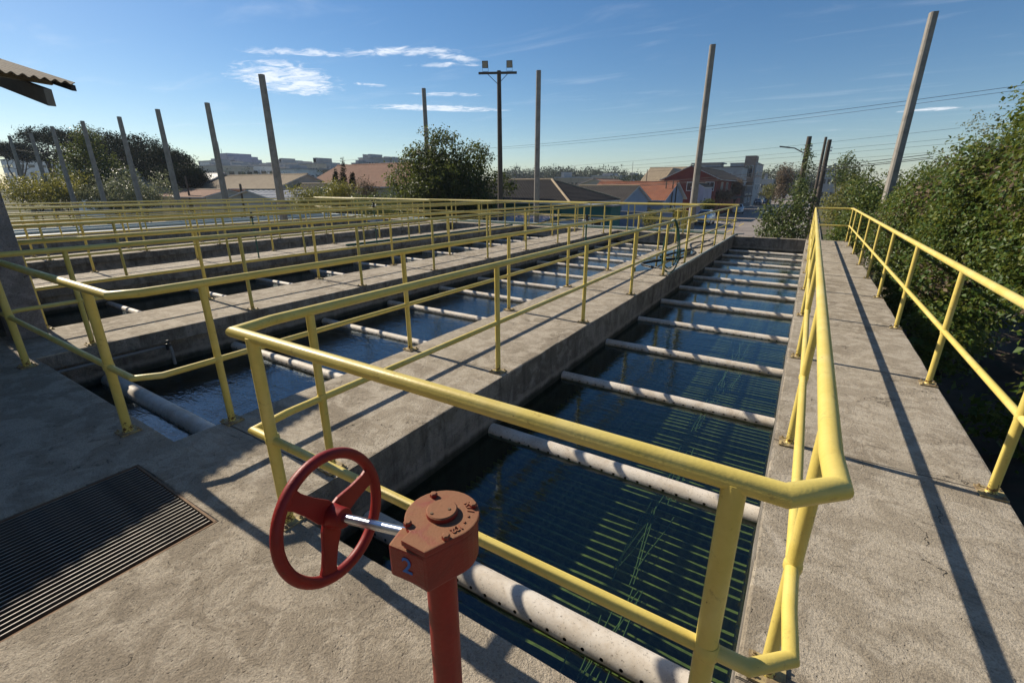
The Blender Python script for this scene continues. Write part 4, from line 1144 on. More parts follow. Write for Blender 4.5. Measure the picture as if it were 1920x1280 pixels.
# dark flat-topped pines behind
for k, (px, py, Y, lb, seg) in enumerate([
    (92, 268, 30, 'tall dark pine with tiered flat crown at the far left', ((92, 252, 4.2, 1.3), (70, 262, 4.0, 1.2), (118, 258, 4.0, 1.3), (135, 268, 4.2, 1.3), (88, 285, 3.6, .9), (60, 256, 2.6, .9), (100, 298, 3.8, .8), (140, 290, 3.6, 1.1))),
    (205, 285, 34, 'dark pine behind the leafy tree on the left', ((190, 262, 4.2, 1.8), (215, 275, 4.6, 2.0), (200, 295, 5, 2.2), (165, 262, 3.4, 1.4), (225, 300, 4.6, 2.2))),
    (260, 300, 34, 'rounded dark pine left of the stepped tower block', ((245, 272, 4.2, 2.0), (272, 282, 4.2, 2.2), (255, 305, 5.2, 2.4), (285, 300, 4.2, 2.4), (300, 290, 3.2, 1.8), (235, 290, 4, 2))),
    (318, 305, 33, 'dark rounded tree at the right end of the pines', ((310, 298, 3.2, 1.6), (330, 305, 3.0, 1.6), (322, 318, 3.6, 1.8), (345, 318, 2.4, 1.3), (300, 318, 3.4, 1.6))),
    (28, 285, 30, 'small dark pine at the left edge above the bush', ((20, 275, 3.2, .9), (42, 278, 3.2, .9), (30, 290, 3.4, 1.0), (8, 282, 3.0, 1.0), (52, 295, 3.0, 1.0))),
    (345, 330, 31, 'low dark trees above the grey metal roof', ((330, 328, 3.2, 1.3), (355, 328, 2.6, 1.2), (345, 336, 3.6, 1.0), (312, 332, 3.2, 1.2)))]):
    p = at(px, 340, Y)
    tree('pine_tree', lb, 'tree', (p[0], p[1], GZ), [(at(a, b_, Y + (j % 3) - 1), (c_ * .82, c_ * .82, d_ * .85)) for j, (a, b_, c_, d_) in enumerate(seg)], 15000, 0.24, 'leaf_pine', 320 + k, 0.3, 'dark pines on the left', twig=12, spread=0.26)
# three slim cypresses before the terracotta roof
for k, (px, pt, pb, lb) in enumerate([(643, 300, 345, 'tallest slim dark cypress before the terracotta roof'), (629, 320, 345, 'short slim cypress left of the tallest one'), (661, 325, 345, 'short slim cypress right of the tallest one')]):
    a, c_ = at(px, pt, 31), at(px, pb, 31)
    n_ = 8
    bl = [((c_[0] * (1 - i / n_) + a[0] * i / n_, 31, c_[2] + (a[2] - c_[2]) * i / n_ * 0.97), (0.42 * (1 - i / (n_ + 1.0)) * (1 if k == 0 else .7) + .05,) * 2 + (0.3,)) for i in range(n_ + 1)]
    tree('cypress', lb, 'tree', (c_[0], 31, GZ), bl, 1500, 0.11, 'leaf_pine', 340 + k, 0.06, 'slim cypresses before the terracotta roof', twig=6, spread=0.06)
# ------------------------------------------------------------------ street
def sheet(name, x0, x1, y0, y1, z, mat):
    return struct(MB().add([(x0, y0, z), (x1, y0, z), (x1, y1, z), (x0, y1, z)], [(0, 1, 2, 3)]).build(name, mat))
sheet('road', -11.6, -1.4, 22.0, 420, GZ + 0.02, 'asphalt')
sheet('cross_road', -70, -11.7, 22.0, 28.5, GZ + 0.016, 'asphalt')
for k in range(26):
    y = 32 + 9.0 * k
    struct(MB().add([(-6.62, y, GZ + 0.026), (-6.48, y, GZ + 0.026), (-6.48, y + 4.5, GZ + 0.026), (-6.62, y + 4.5, GZ + 0.026)], [(0, 1, 2, 3)]).build('centre_line', 'road_yellow'))
for k in range(6):
    y = 60 + 9.0 * k
    struct(MB().add([(-9.4, y, GZ + 0.026), (-9.3, y, GZ + 0.026), (-9.3, y + 5, GZ + 0.026), (-9.4, y + 5, GZ + 0.026)], [(0, 1, 2, 3)]).build('parking_line', 'road_white'))
struct(MB().box(-14.2, -11.75, 29, 400, GZ, GZ + 0.13).build('pavement', 'pavement'))
struct(MB().box(-11.75, -11.6, 29, 400, GZ, GZ + 0.15).build('kerb', 'kerb'))
struct(MB().box(-1.4, -1.25, 23, 400, GZ, GZ + 0.15).build('kerb', 'kerb'))
struct(MB().box(-1.25, 1.2, 23, 400, GZ, GZ + 0.12).build('pavement', 'pavement'))
sheet('verge', -13.6, -11.9, 62, 120, GZ + 0.14, 'ground_grass')

# ------------------------------------------------------------------ houses
def roof_plane(b_, e0, e1, s, cutL=0.0, cutR=0.0, period=0.24, amp=0.035, rows=16, step=0.025):
    e0, e1, s = Vector(e0), Vector(e1), Vector(s)
    W = (e1 - e0).length; e = (e1 - e0) / W
    nrm = e.cross(s).normalized()
    if nrm.z < 0: nrm = -nrm
    nu = int(W / period * 4)
    vlist = sorted({k / rows for k in range(rows + 1)} | {min(1, k / rows + 0.04 / rows) for k in range(1, rows)})
    vs, fs = [], []
    for i in range(nu + 1):
        u_ = W * i / nu
        vm = 1.0
        if cutL > 0: vm = min(vm, u_ / cutL)
        if cutR > 0: vm = min(vm, (W - u_) / cutR)
        for v_ in vlist:
            w = min(v_, max(vm, 0))
            fr_ = w * rows - math.floor(w * rows - 1e-9)
            h = amp * abs(math.sin(math.pi * u_ / period)) + step * (1 - fr_)
            vs.append(e0 + e * u_ + s * w + nrm * h)
    m = len(vlist)
    for i in range(nu):
        for j in range(m - 1):
            fs.append((i * m + j, (i + 1) * m + j, (i + 1) * m + j + 1, i * m + j + 1))
    b_.add(vs, fs)
def window(o, c, ux, w, h, n, frame='trim_white', pane='glass_dark'):
    """c: centre on the wall, ux: direction along the wall, n: outward normal"""
    c, ux, n = Vector(c), Vector(ux), Vector(n); uz = Vector((0, 0, 1))
    f = MB()
    t_ = 0.07
    for s_ in (-1, 1):
        f.obox(c + ux * s_ * (w / 2) + n * .02, ux * t_ / 2, uz * (h / 2 + t_ / 2), n * .035)
        f.obox(c + uz * s_ * (h / 2) + n * .018, ux * (w / 2 - t_ / 2), uz * t_ / 2, n * .033)
    f.obox(c + n * .015, ux * .02, uz * (h / 2 - t_ / 2), n * .03)
    fo = f.build('window', frame, o)
    MB().obox(c + n * .004, ux * (w / 2 - t_ / 2), uz * (h / 2 - t_ / 2), n * .006).build('pane', pane, fo)
    return fo
def door(o, c, ux, w, h, n, mat='timber'):
    c, ux, n = Vector(c), Vector(ux), Vector(n)
    d = MB().obox(c + n * .012, ux * w / 2, Vector((0, 0, h / 2)), n * .03).build('door', mat, o)
    MB().obox(c + n * .05 + ux * w * .38, ux * .03, Vector((0, 0, .05)), n * .02).build('handle', 'bright_steel', d)
def house(label, x0, x1, y0, y1, ze, zr, kind, wall, roof, over=0.5, wins=(), doors=(), rows=14, period=0.24, ridge_cap='tile_tan', name='house', amp=0.035, cut=None):
    o = thing(name, label, 'house', ((x0 + x1) / 2, (y0 + y1) / 2, GZ))
    hx, hy, he, hr = (x1 - x0) / 2, (y1 - y0) / 2, ze - GZ, zr - GZ
    if kind == 'gable_x':      # ridge along x, gable triangles on the x ends
        prof = [(-hx, -hy, 0), (-hx, hy, 0), (-hx, hy, he), (-hx, 0, hr), (-hx, -hy, he)]
        MB().prism(prof, (2 * hx, 0, 0)).build('wall', wall, o)
    elif kind == 'gable_y':
        prof = [(-hx, -hy, 0), (hx, -hy, 0), (hx, -hy, he), (0, -hy, hr), (-hx, -hy, he)]
        MB().prism(prof, (0, 2 * hy, 0)).build('wall', wall, o)
    else:
        MB().box(-hx, hx, -hy, hy, 0, he).build('wall', wall, o)
    b_ = MB(); off = 0.05
    if kind == 'gable_x':
        dz = (hr - he) / hy * over
        for sg in (-1, 1):
            e0, e1 = (-hx - over * .5, sg * (hy + over), he - dz + off), (hx + over * .5, sg * (hy + over), he - dz + off)
            roof_plane(b_, e0, e1, (0, -sg * (hy + over), hr - he + dz), 0, 0, period, amp, rows)
        ridge = [((-hx - over * .5, 0, hr + off + .04), (hx + over * .5, 0, hr + off + .04))]
        eav = [MB().prism([(-hx - over * .5, -hy - over, he - dz - .04), (-hx - over * .5, 0, hr + .0), (-hx - over * .5, hy + over, he - dz - .04), (-hx - over * .5, hy + over, he - dz + .03), (-hx - over * .5, 0, hr + .06), (-hx - over * .5, -hy - over, he - dz + .03)], (2 * hx + over, 0, 0))]
    elif kind == 'gable_y':
        dz = (hr - he) / hx * over
        for sg in (-1, 1):
            e0, e1 = (sg * (hx + over), -hy - over * .5, he - dz + off), (sg * (hx + over), hy + over * .5, he - dz + off)
            roof_plane(b_, e0, e1, (-sg * (hx + over), 0, hr - he + dz), 0, 0, period, amp, rows)
        ridge = [((0, -hy - over * .5, hr + off + .04), (0, hy + over * .5, hr + off + .04))]
        eav = [MB().prism([(-hx - over, -hy - over * .5, he - dz - .04), (0, -hy - over * .5, hr), (hx + over, -hy - over * .5, he - dz - .04), (hx + over, -hy - over * .5, he - dz + .03), (0, -hy - over * .5, hr + .06), (-hx - over, -hy - over * .5, he - dz + .03)], (0, 2 * hy + over, 0))]
    elif kind == 'hip':
        c_ = cut or (hy + over)
        for sg in (-1, 1):
            e0, e1 = (-hx - over, sg * (hy + over), he + off), (hx + over, sg * (hy + over), he + off)
            roof_plane(b_, e0, e1, (0, -sg * (hy + over), hr - he), c_, c_, period, amp, rows)
            f0, f1 = (sg * (hx + over), -hy - over, he + off), (sg * (hx + over), hy + over, he + off)
            roof_plane(b_, f0, f1, (-sg * c_, 0, hr - he), hy + over, hy + over, period, amp, rows)
        rx_ = hx + over - c_
        ridge = [((-rx_, 0, hr + off + .04), (rx_, 0, hr + off + .04))] + [((sx * rx_, 0, hr + off + .04), (sx * (hx + over), sy * (hy + over), he + off + .05)) for sx in (-1, 1) for sy in (-1, 1)]
        eav = [MB().box(-hx - over, hx + over, -hy - over, hy + over, he - .03, he + .04)]
    else:                      # flat slab with parapet
        ridge = []; eav = [MB().box(-hx - .15, hx + .15, -hy - .15, hy + .15, he + .002, he + .16)]
    if kind != 'flat':
        ro = b_.build('roof', roof, o)
        for a, c_ in ridge:
            MB().tube([a, c_], 0.09, 8).build('ridge_cap', ridge_cap, ro)
    for e_ in eav: e_.build('roof_slab' if kind == 'flat' else 'eaves', 'trim_white' if kind != 'flat' else roof, o)
    for (side, a, z, w, h) in wins:
        if side == 's': window(o, (a, -hy, z), (1, 0, 0), w, h, (0, -1, 0))
        elif side == 'e': window(o, (hx, a, z), (0, 1, 0), w, h, (1, 0, 0))
        elif side == 'w': window(o, (-hx, a, z), (0, 1, 0), w, h, (-1, 0, 0))
    for (side, a, w, h) in doors:
        if side == 's': door(o, (a, -hy, h / 2 + .02), (1, 0, 0), w, h, (0, -1, 0))
        elif side == 'e': door(o, (hx, a, h / 2 + .02), (0, 1, 0), w, h, (1, 0, 0))
    return o
# dark tiled hip roof straight beyond the far railing
house('low house with a dark tiled hip roof behind the far railing', -27, -14.7, 30.5, 39.5, 0.6, 2.2, 'hip', 'wall_teal', 'tile_dark', 0.6, wins=[('s', 0.5, 1.7, 1.6, 1.1), ('s', 4.0, 1.7, 1.4, 1.1), ('e', -2, 1.7, 1.4, 1.1)], doors=[('s', 2.3, .9, 2.1)], rows=18, ridge_cap='tile_tan', cut=4.1)
house('small house with a brown tiled roof right of the dark hip roof', -20.5, -14.6, 42, 50, 0.5, 1.75, 'gable_x', 'wall_blue', 'tile_brown', 0.5, wins=[('s', -.6, 1.7, 1.3, 1.0), ('s', 1.4, 1.7, .9, 1.0)], doors=[('s', .5, .8, 2.0)], rows=14)
house('house with a long orange tiled roof and a blue gable', -22.6, -13.6, 52.5, 61.5, 0.55, 2.2, 'gable_x', 'wall_blue', 'tile_orange', 0.7, wins=[('s', 1.2, 1.6, 1.5, 1.1), ('s', -1.2, 1.6, 1.2, 1.1)], doors=[('s', 2.7, .9, 2.1)], rows=16, ridge_cap='tile_orange')
house('small lean house with a white gable wall by the street', -13.9, -12.3, 67, 73, 1.7, 2.1, 'gable_y', 'wall_lilac', 'tile_brown', 0.1, wins=[('s', -.1, 2.2, .7, .6)], rows=6)
rb = house('two-storey red building with a brown tiled roof along the street', -19.9, -12.3, 76, 106, 3.0, 4.7, 'gable_y', 'wall_red', 'tile_brown', 0.7, wins=[('s', -2.6, 4.3, 1.5, 1.2), ('s', 0.4, 4.3, 1.5, 1.2), ('s', 2.9, 4.3, 1.2, 1.2), ('e', -10, 4.3, 1.6, 1.2), ('e', -5, 4.3, 1.6, 1.2), ('e', 1, 4.3, 1.6, 1.2), ('e', 7, 4.3, 1.6, 1.2)], rows=16, period=0.4)
MB().box(4.9, 6.0, -14, 14, 2.5, 2.66).build('awning', 'tile_brown', rb)
tb = house('tan-roofed house with twin gables left of the red building', -27, -20.2, 88, 98, 2.9, 5.1, 'gable_x', 'wall_tan', 'tile_tan', 0.6, wins=[('s', -1.5, 4.0, 1.3, 1.1), ('s', 1.5, 4.0, 1.3, 1.1)], rows=10, period=0.5)
MB().prism([(0.6, -5.8, 5.3), (2.1, -5.8, 7.4), (3.6, -5.8, 5.3)], (0, 5, 0)).build('dormer', 'wall_tan', tb)
# narrow grey modern block with a brown stair tower
mb = house('grey modern block with a taller brown tower at the end of the street', -17.6, -12.0, 124, 140, 6.9, 6.9, 'flat', 'wall_grey', 'wall_grey', wins=[('s', -1.4, 7.2, 2.4, 1.6), ('s', -1.4, 4.2, 2.4, 1.4), ('e', -4, 7.2, 2.2, 1.5), ('e', 2, 7.2, 2.2, 1.5), ('e', -4, 4.2, 2.2, 1.4), ('e', 2, 4.2, 2.2, 1.4), ('s', -1.4, 1.6, 2.4, 1.6)])
MB().box(0.2, 2.5, -8.25, -3, 0, 11.0).build('tower', 'wall_brown', mb)
window(mb, (1.35, -8.25, 7.6), (1, 0, 0), 1.5, 2.6, (0, -1, 0))
MB().box(-2.8, 2.8, -9.4, -8.3, 5.1, 5.3).build('balcony', 'wall_darkgrey', mb)
house('low grey shop front beside the modern block', -12.9, -11.95, 108, 122, 1.9, 1.9, 'flat', 'wall_darkgrey', 'wall_grey', wins=[('e', -3, 2.0, 3.0, 1.8), ('e', 3, 2.0, 3.0, 1.8)])
ob_ = house('flat-roofed grey building with a roof tank behind the red building', -25, -13.5, 112, 122, 5.7, 5.7, 'flat', 'wall_grey', 'wall_darkgrey', wins=[('s', -3, 6.4, 1.8, 1.2), ('s', 0, 6.4, 1.8, 1.2), ('s', 3, 6.4, 1.8, 1.2)])
MB().box(-4.5, 1.0, -3, 2, 8.36, 9.1).box(-5.0, 1.6, -3.4, 2.4, 9.1, 9.3).build('roof_tank', 'wall_grey', ob_)
# houses on the left
house('house with a broad terracotta roof left of the large tree', -55.5, -38.0, 38.5, 49.0, 2.0, 4.4, 'gable_x', 'wall_cream', 'tile_terracotta', 0.7, wins=[('s', -3, 2.6, 1.6, 1.2), ('s', 3, 2.6, 1.6, 1.2)], rows=20, period=0.28, ridge_cap='tile_terracotta')
house('long shed with a blue-grey metal roof on the left', -86.0, -72.3, 33, 41, 1.65, 3.55, 'gable_x', 'wall_grey', 'sheet_grey', 0.5, wins=[('s', -4, 2.6, 2.2, 1.1), ('s', 0, 2.6, 2.2, 1.1), ('s', 4, 2.6, 2.2, 1.1)], rows=4, period=0.5, ridge_cap='sheet_grey', amp=0.05)
house('long row of houses under one tan tiled roof on the left', -72.0, -53.2, 33, 41, 1.65, 3.15, 'gable_x', 'wall_cream', 'tile_tan', 0.5, wins=[('s', -5, 2.5, 1.5, 1.1), ('s', -1, 2.5, 1.5, 1.1), ('s', 3, 2.5, 1.5, 1.1)], rows=14, period=0.3)
house('house with a faded orange roof below the grey metal roof', -69.0, -57.6, 27, 32, 0.7, 1.35, 'gable_x', 'wall_cream', 'tile_terracotta', 0.5, wins=[('s', -3, 1.8, 1.4, 1.0), ('s', 2, 1.8, 1.4, 1.0)], rows=8, period=0.3)
house('small gabled house with white verges behind the left railings', -47.2, -39.3, 24, 30, 0.65, 1.40, 'gable_y', 'wall_grey', 'sheet_grey', 0.5, wins=[('s', -1.6, 1.6, 1.2, .9), ('s', 1.6, 1.6, 1.2, .9)], rows=4, period=0.5)
house('white flat-roofed house between the tan roofs and the terracotta roof', -58, -50, 47, 55, 2.4, 2.4, 'flat', 'wall_white', 'wall_grey', wins=[('s', -2, 3.3, 1.4, 1.1), ('s', 1.5, 3.3, 1.4, 1.1)])
house('low dark-roofed house behind the feathery bush', -52.6, -46.8, 33.5, 37.5, 1.0, 2.0, 'gable_x', 'wall_darkgrey', 'tile_dark', 0.5, rows=8, wins=[('s', 0, 1.7, 1.5, 1.0)])
house('white house at the far left behind the bushes', -96, -84, 26, 33, 3.2, 4.2, 'gable_x', 'wall_white', 'sheet_grey', 0.4, wins=[('s', -3, 4.0, 1.5, 1.1), ('s', 2, 4.0, 1.5, 1.1)], rows=4, period=.6)
house('brick-roofed far house between the dark roof and the tan gables', -33.5, -24.5, 70, 80, 1.5, 2.9, 'gable_y', 'wall_cream', 'tile_terracotta', 0.6, wins=[('s', -2, 2.4, 1.4, 1.0), ('s', 2, 2.4, 1.4, 1.0)], rows=10, period=.4)
house('pale flat house peeping over the ridge of the dark hip roof', -31, -24.8, 52, 58, 1.7, 1.7, 'flat', 'wall_cream', 'wall_grey', wins=[('s', 0, 3.4, 2.0, .8)])
# walls and sheds right beyond the far railing
ws = thing('metal_canopy', 'low pinkish corrugated canopy beyond the far railing', 'canopy', (-17.6, 27.0, GZ))
cb = MB(); roof_plane(cb, (-3.8, -1.6, 2.1), (3.6, -1.6, 2.1), (0, 3.3, 0.35), 0, 0, 0.35, 0.05, 2); cb.build('roof', 'sheet_pink', ws)
for x in (-3.6, 0, 3.4): MB().box(x, x + .1, -1.4, -1.3, 0, 2.1).build('post', 'trim_white', ws)
def garden_wall(label, x0, x1, y, zt, mat, t_=0.18):
    o = thing('garden_wall', label, 'wall', ((x0 + x1) / 2, y, GZ))
    w = (x1 - x0) / 2
    MB().box(-w, w, -t_ / 2, t_ / 2, 0, zt - GZ).build('wall', mat, o)
    MB().box(-w - .03, w + .03, -t_ / 2 - .04, t_ / 2 + .04, zt - GZ + .002, zt - GZ + .07).build('coping', 'kerb', o)
    return o
garden_wall('pale garden wall below the dark hip roof', -14.6, -11.6, 27.8, -0.35, 'wall_white')
garden_wall('blue-grey garden wall behind the round clipped bush', -13.9, -8.6, 36.0, -0.15, 'wall_blue')
garden_wall('white garden wall with a meter box near the street', -9.9, -8.0, 41.0, -0.5, 'wall_white')
garden_wall('tall dark fence in front of the red building', -12.0, -11.9, 70, -0.2, 'wall_darkgrey')
tw = thing('teal_shed', 'teal painted shed beyond the far railing', 'shed', (-12.3, 29.4, GZ))
MB().box(-1.7, 1.7, -.9, .9, 0, 3.05).build('wall', 'wall_teal', tw)
MB().box(-1.9, 1.9, -1.15, 1.1, 3.05, 3.14).build('roof', 'sheet_grey', tw)
window(tw, (0.6, -.9, 1.9), (1, 0, 0), 1.1, .8, (0, -1, 0)); door(tw, (-.8, -.9, 1.02), (1, 0, 0), .8, 2.0, (0, -1, 0), 'wall_darkgrey')
for k, (px, lb) in enumerate([(1272, 'left yellow gate pillar beyond the second walkway'), (1285, 'right yellow gate pillar beyond the second walkway')]):
    p = at(px, 398, 24.5)
    o = MB().box(-.13, .13, -.13, .13, 0, p[2] - GZ).prism([(-.16, -.16, p[2] - GZ), (.16, -.16, p[2] - GZ), (.16, .16, p[2] - GZ), (-.16, .16, p[2] - GZ)], (0, 0, .07)).build('gate_pillar', 'yellow_block', None, False, .01)
    o.location = (p[0], p[1], GZ); tag(o, lb, 'pillar', 'yellow gate pillars')
# fence along the cross road, white bars
fn = thing('bar_fence', 'low fence of pale vertical bars below the canopy', 'fence', (-17.5, 24.6, GZ))
MB().box(-5, 5, -.02, .02, 1.95, 2.02).build('top_bar', 'trim_white', fn); MB().box(-5, 5, -.02, .02, .3, .36).build('bottom_bar', 'trim_white', fn)
bm_ = MB().box(-.018, .018, -.015, .015, .36, 1.95).mesh('bar', 'trim_white')
for k in range(67): link('bar', bm_, fn, (-4.95 + .15 * k, 0, 0))

# ------------------------------------------------------------------ cars
def make_car(label, x, y, rz, paint, suv=False, group='cars along the street', L=4.3, Wd=1.78):
    o = thing('parked_car', label, 'car', (x, y, GZ + 0.02), group, rz)
    hw = Wd / 2; hs = 0.16 if suv else 0.0
    # (y, half width, floor, shoulder, roof half width, roof)  front at -y
    S = [(-L / 2, .62, .42, .62, .5, .63), (-L / 2 + .12, .80, .30, .78 + hs, .66, .80 + hs), (-L / 2 + .5, hw, .26, .90 + hs, .74, .93 + hs), (-L / 2 + 1.1, hw, .24, .97 + hs, .72, 1.0 + hs),
         (-L / 2 + 1.85, hw, .24, .99 + hs, .60, 1.42 + hs), (-L / 2 + 2.5, hw, .24, 1.0 + hs, .60, 1.49 + hs), (L / 2 - 1.0, hw, .25, 1.02 + hs, .58, 1.45 + hs), (L / 2 - .35, hw * .98, .27, 1.03 + hs, .56, 1.25 + hs if suv else 1.1), (L / 2 - .08, .78, .32, .95 + hs, .5, 1.0 + hs), (L / 2, .7, .42, .8, .48, .82)]
    vs, fs = [], []
    for (yy, w, z0, z1, rw, zr) in S:
        half = [(0, z0), (w * .86, z0), (w * .98, z0 + .12), (w, (z0 + z1) / 2), (w * .96, z1), (rw + (w * .96 - rw) * .12, zr - (zr - z1) * .1), (rw * .8, zr), (0, zr + .015)]
        ring = [(a, yy, c) for a, c in half] + [(-a, yy, c) for a, c in half[-2:0:-1]]
        vs += ring
    n = 14
    for i in range(len(S) - 1):
        fs += [(i * n + j, i * n + (j + 1) % n, (i + 1) * n + (j + 1) % n, (i + 1) * n + j) for j in range(n)]
    fs += [tuple(range(n - 1, -1, -1)), tuple(range((len(S) - 1) * n, len(S) * n))]
    MB().add(vs, fs).build('body', paint, o, 'auto')
    def pane(nm, q, off):
        q = [Vector(p_) for p_ in q]; nn = (q[1] - q[0]).cross(q[2] - q[0]).normalized()
        cen = sum(q, Vector()) / 4
        if nn.dot(Vector(off)) < 0: nn = -nn
        MB().prism([p_ + nn * .004 for p_ in q], nn * .012).build(nm, 'glass_dark', o)
    f = S[3]; g_ = S[4]
    pane('windscreen', [(-.66, f[0] + .06, f[5] + .02), (.66, f[0] + .06, f[5] + .02), (.53, g_[0] - .05, g_[5] - .0), (-.53, g_[0] - .05, g_[5] - .0)], (0, -1, 1))
    for s_ in (-1, 1):
        for a, c in ((4, 5), (5, 6)):
            A, B_ = S[a], S[c]
            pane('side_window', [(s_ * (A[1] * .945), A[0] + .06, A[3] + .03), (s_ * (B_[1] * .945), B_[0] - .05, B_[3] + .03), (s_ * (B_[4] + .07), B_[0] - .05, B_[5] - .1), (s_ * (A[4] + .07), A[0] + .06, A[5] - .1)], (s_, 0, .3))
        h_ = MB().lathe((s_ * .60, -L / 2 + .10, .74 + hs * .6), (s_ * .25, -1, .1), [(0, .13), (.05, .12), (.07, .08)], 14).build('headlight', 'headlight', o, 'auto'); 
        MB().box(s_ * .66 - .1, s_ * .66 + .1, L / 2 - .06, L / 2 + .01, .75, .95).build('tail_light', 'tail_red', o)
        MB().obox((s_ * (hw + .09), -L / 2 + 1.55, 1.05 + hs), (.09, 0, 0), (0, .05, 0), (0, 0, .06)).build('mirror', paint, o, False, .02)
        for yy in (-L / 2 + .82, L / 2 - .85):
            wv = MB().lathe((s_ * (hw - .2), yy, .32), (s_, 0, 0), [(0, .2), (0, .32), (.17, .325), (.205, .30), (.205, .2)], 22).build('wheel', 'tyre', o, 'auto')
            MB().lathe((s_ * (hw - .02), yy, .32), (s_, 0, 0), [(0, .2), (.028, .195), (.03, .06), (.04, .05)], 14).build('rim', 'rim', wv, 'auto')
    MB().box(-.42, .42, -L / 2 - .005, -L / 2 + .06, .5, .64).build('grille', 'tyre', o)
    MB().box(-.74, .74, -L / 2 + .0, -L / 2 + .1, .27, .42).build('bumper', 'tyre' if suv else paint, o, False, .02)
    MB().box(-.2, .2, -L / 2 - .02, -L / 2 - .006, .44, .5).build('number_plate', 'sign_face', o)
    if suv:
        for s_ in (-1, 1): MB().tube([(s_ * .55, -.1, 1.55 + hs), (s_ * .55, .3, 1.58 + hs), (s_ * .54, 1.2, 1.54 + hs)], .02, 6).build('roof_rail', 'bright_steel', o)
    return o
make_car('white sport utility car parked nearest on the left of the street', -10.35, 59.2, 0, 'car_white', True)
make_car('white hatchback car parked farther along on the left of the street', -11.0 + .6, 88.5, 0.12, 'car_white', False)
make_car('dark car parked at the end of the red building', -11.4, 132, 0.2, 'car_dark', False)
make_car('blue-grey pickup-like car parked beside the dark car', -9.6, 136, 0.1, 'car_blue', True)
make_car('small white car far down the street on the right', -3.0, 165, 0, 'car_white', False)
make_car('silver car far down the street behind the loose shrub', -2.6, 150, 0, 'car_silver', False)

# ------------------------------------------------------------------ utility poles, street lamp, wires
ut = []
for k, (px, py, Y, lean, lb) in enumerate([(1518, 256, 34, 0.0, 'leaning utility pole with street lamp arm and vine'), (1549, 257, 45, 0.0, 'thin utility pole between the two thicker ones'), (1556, 262, 40, 0, 'dark utility pole right of the lamp pole')]):
    p = at(px, py, Y)
    o = thing('utility_pole', lb, 'utility pole', (p[0], p[1], GZ), 'utility poles on the right of the street')
    hh = p[2] - GZ
    MB().tube([(0, 0, 0), (0, 0, hh)], [.19, .125] if k != 1 else [.14, .09], 12).build('pole', 'pole_wood', o, 'auto')
    for z_, n_ in ((hh - .5, 2), (hh - 1.9, 3)):
        for q in range(n_): MB().lathe((.14 if k != 1 else .11, 0, z_ - .2 * q), (1, 0, 0), [(0, .03), (.06, .05), (.09, .05), (.11, .02)], 8).build('insulator', 'trim_white', o)
    if k == 0:
        a = at(1507, 287, Y) - np.array((p[0], p[1], GZ)); c = at(1490, 278, Y) - np.array((p[0], p[1], GZ)); d = at(1462, 275, Y) - np.array((p[0], p[1], GZ))
        MB().tube([a, c, c * .6 + d * .4], .03, 8).build('lamp_arm', 'dark_metal', o, 'auto')
        dd = Vector(d) - Vector(c)
        MB().obox((Vector(c) * .35 + Vector(d) * .65), dd * .35, Vector((0, .09, 0)), Vector((0, 0, .035))).build('lamp_head', 'dark_metal', o, False, .01)
    ut.append(p)
def wire(a, b_, sag, r_, label, n=24, group='overhead wires'):
    a, b_ = Vector(a), Vector(b_)
    pts = [a.lerp(b_, i / n) - Vector((0, 0, sag * 4 * (i / n) * (1 - i / n))) for i in range(n + 1)]
    return tag(MB().tube(pts, r_, 5, False).build('overhead_wire', 'wire_black'), label, 'wire', group)
wire(at(1990, 150, 30), at(930, 277, 40), .25, .010, 'upper one of the topmost pair of overhead wires')
wire(at(1990, 158, 30), at(930, 280, 40), .3, .008, 'lower one of the topmost pair of overhead wires')
wire(at(930, 277, 40), at(350, 312, 46), .5, .012, 'faint overhead wire continuing left behind the large tree')
for k, (ya, yb) in enumerate([(240, 318), (258, 322), (268, 326), (282, 331)]):
    wire(at(1800, ya, 45), at(960, yb, 62), .3, .009, 'one of the four lower overhead wires, %s from the top' % ORD[k])
for k, (ya, yb) in enumerate([(313, 346), (318, 350), (321, 352)]):
    wire(at(1750, ya - 24, 36), at(1130, yb, 52), .25, .02, 'one of the thick black cables crossing the street, %s from the top' % ORD[k])
wire(at(20, 280, 26), at(420, 310, 33), .3, .015, 'overhead wire before the dark pines on the left')
for k, (px, py, Y, lb) in enumerate([(347, 330, 27, 'short dark pole below the grey metal roof'), (450, 345, 24, 'short dark pipe above the gabled house'), (1214, 318, 86, 'thin mast at the left of the tan gables'), (1250, 340, 55, 'left one of three thin dark poles before the red building'), (1263, 338, 55, 'middle one of three thin dark poles before the red building'), (1270, 340, 56, 'right one of three thin dark poles before the red building'), (1366, 362, 96, 'thin pale signpost at the kerb'), (1187, 303, 140, 'far thin antenna above the roofs'), (968, 305, 300, 'far thin mast above the tree line')]):
    p = at(px, py, Y)
    o = MB().tube([(0, 0, 0), (0, 0, p[2] - GZ)], [.14, .1] if k < 2 else [.09, .06] if Y < 200 else [.2, .1], 8).build('slim_pole', 'pole_wood' if k < 6 else 'grey_pipe', None, 'auto')
    o.location = (p[0], p[1], GZ); tag(o, lb, 'pole')

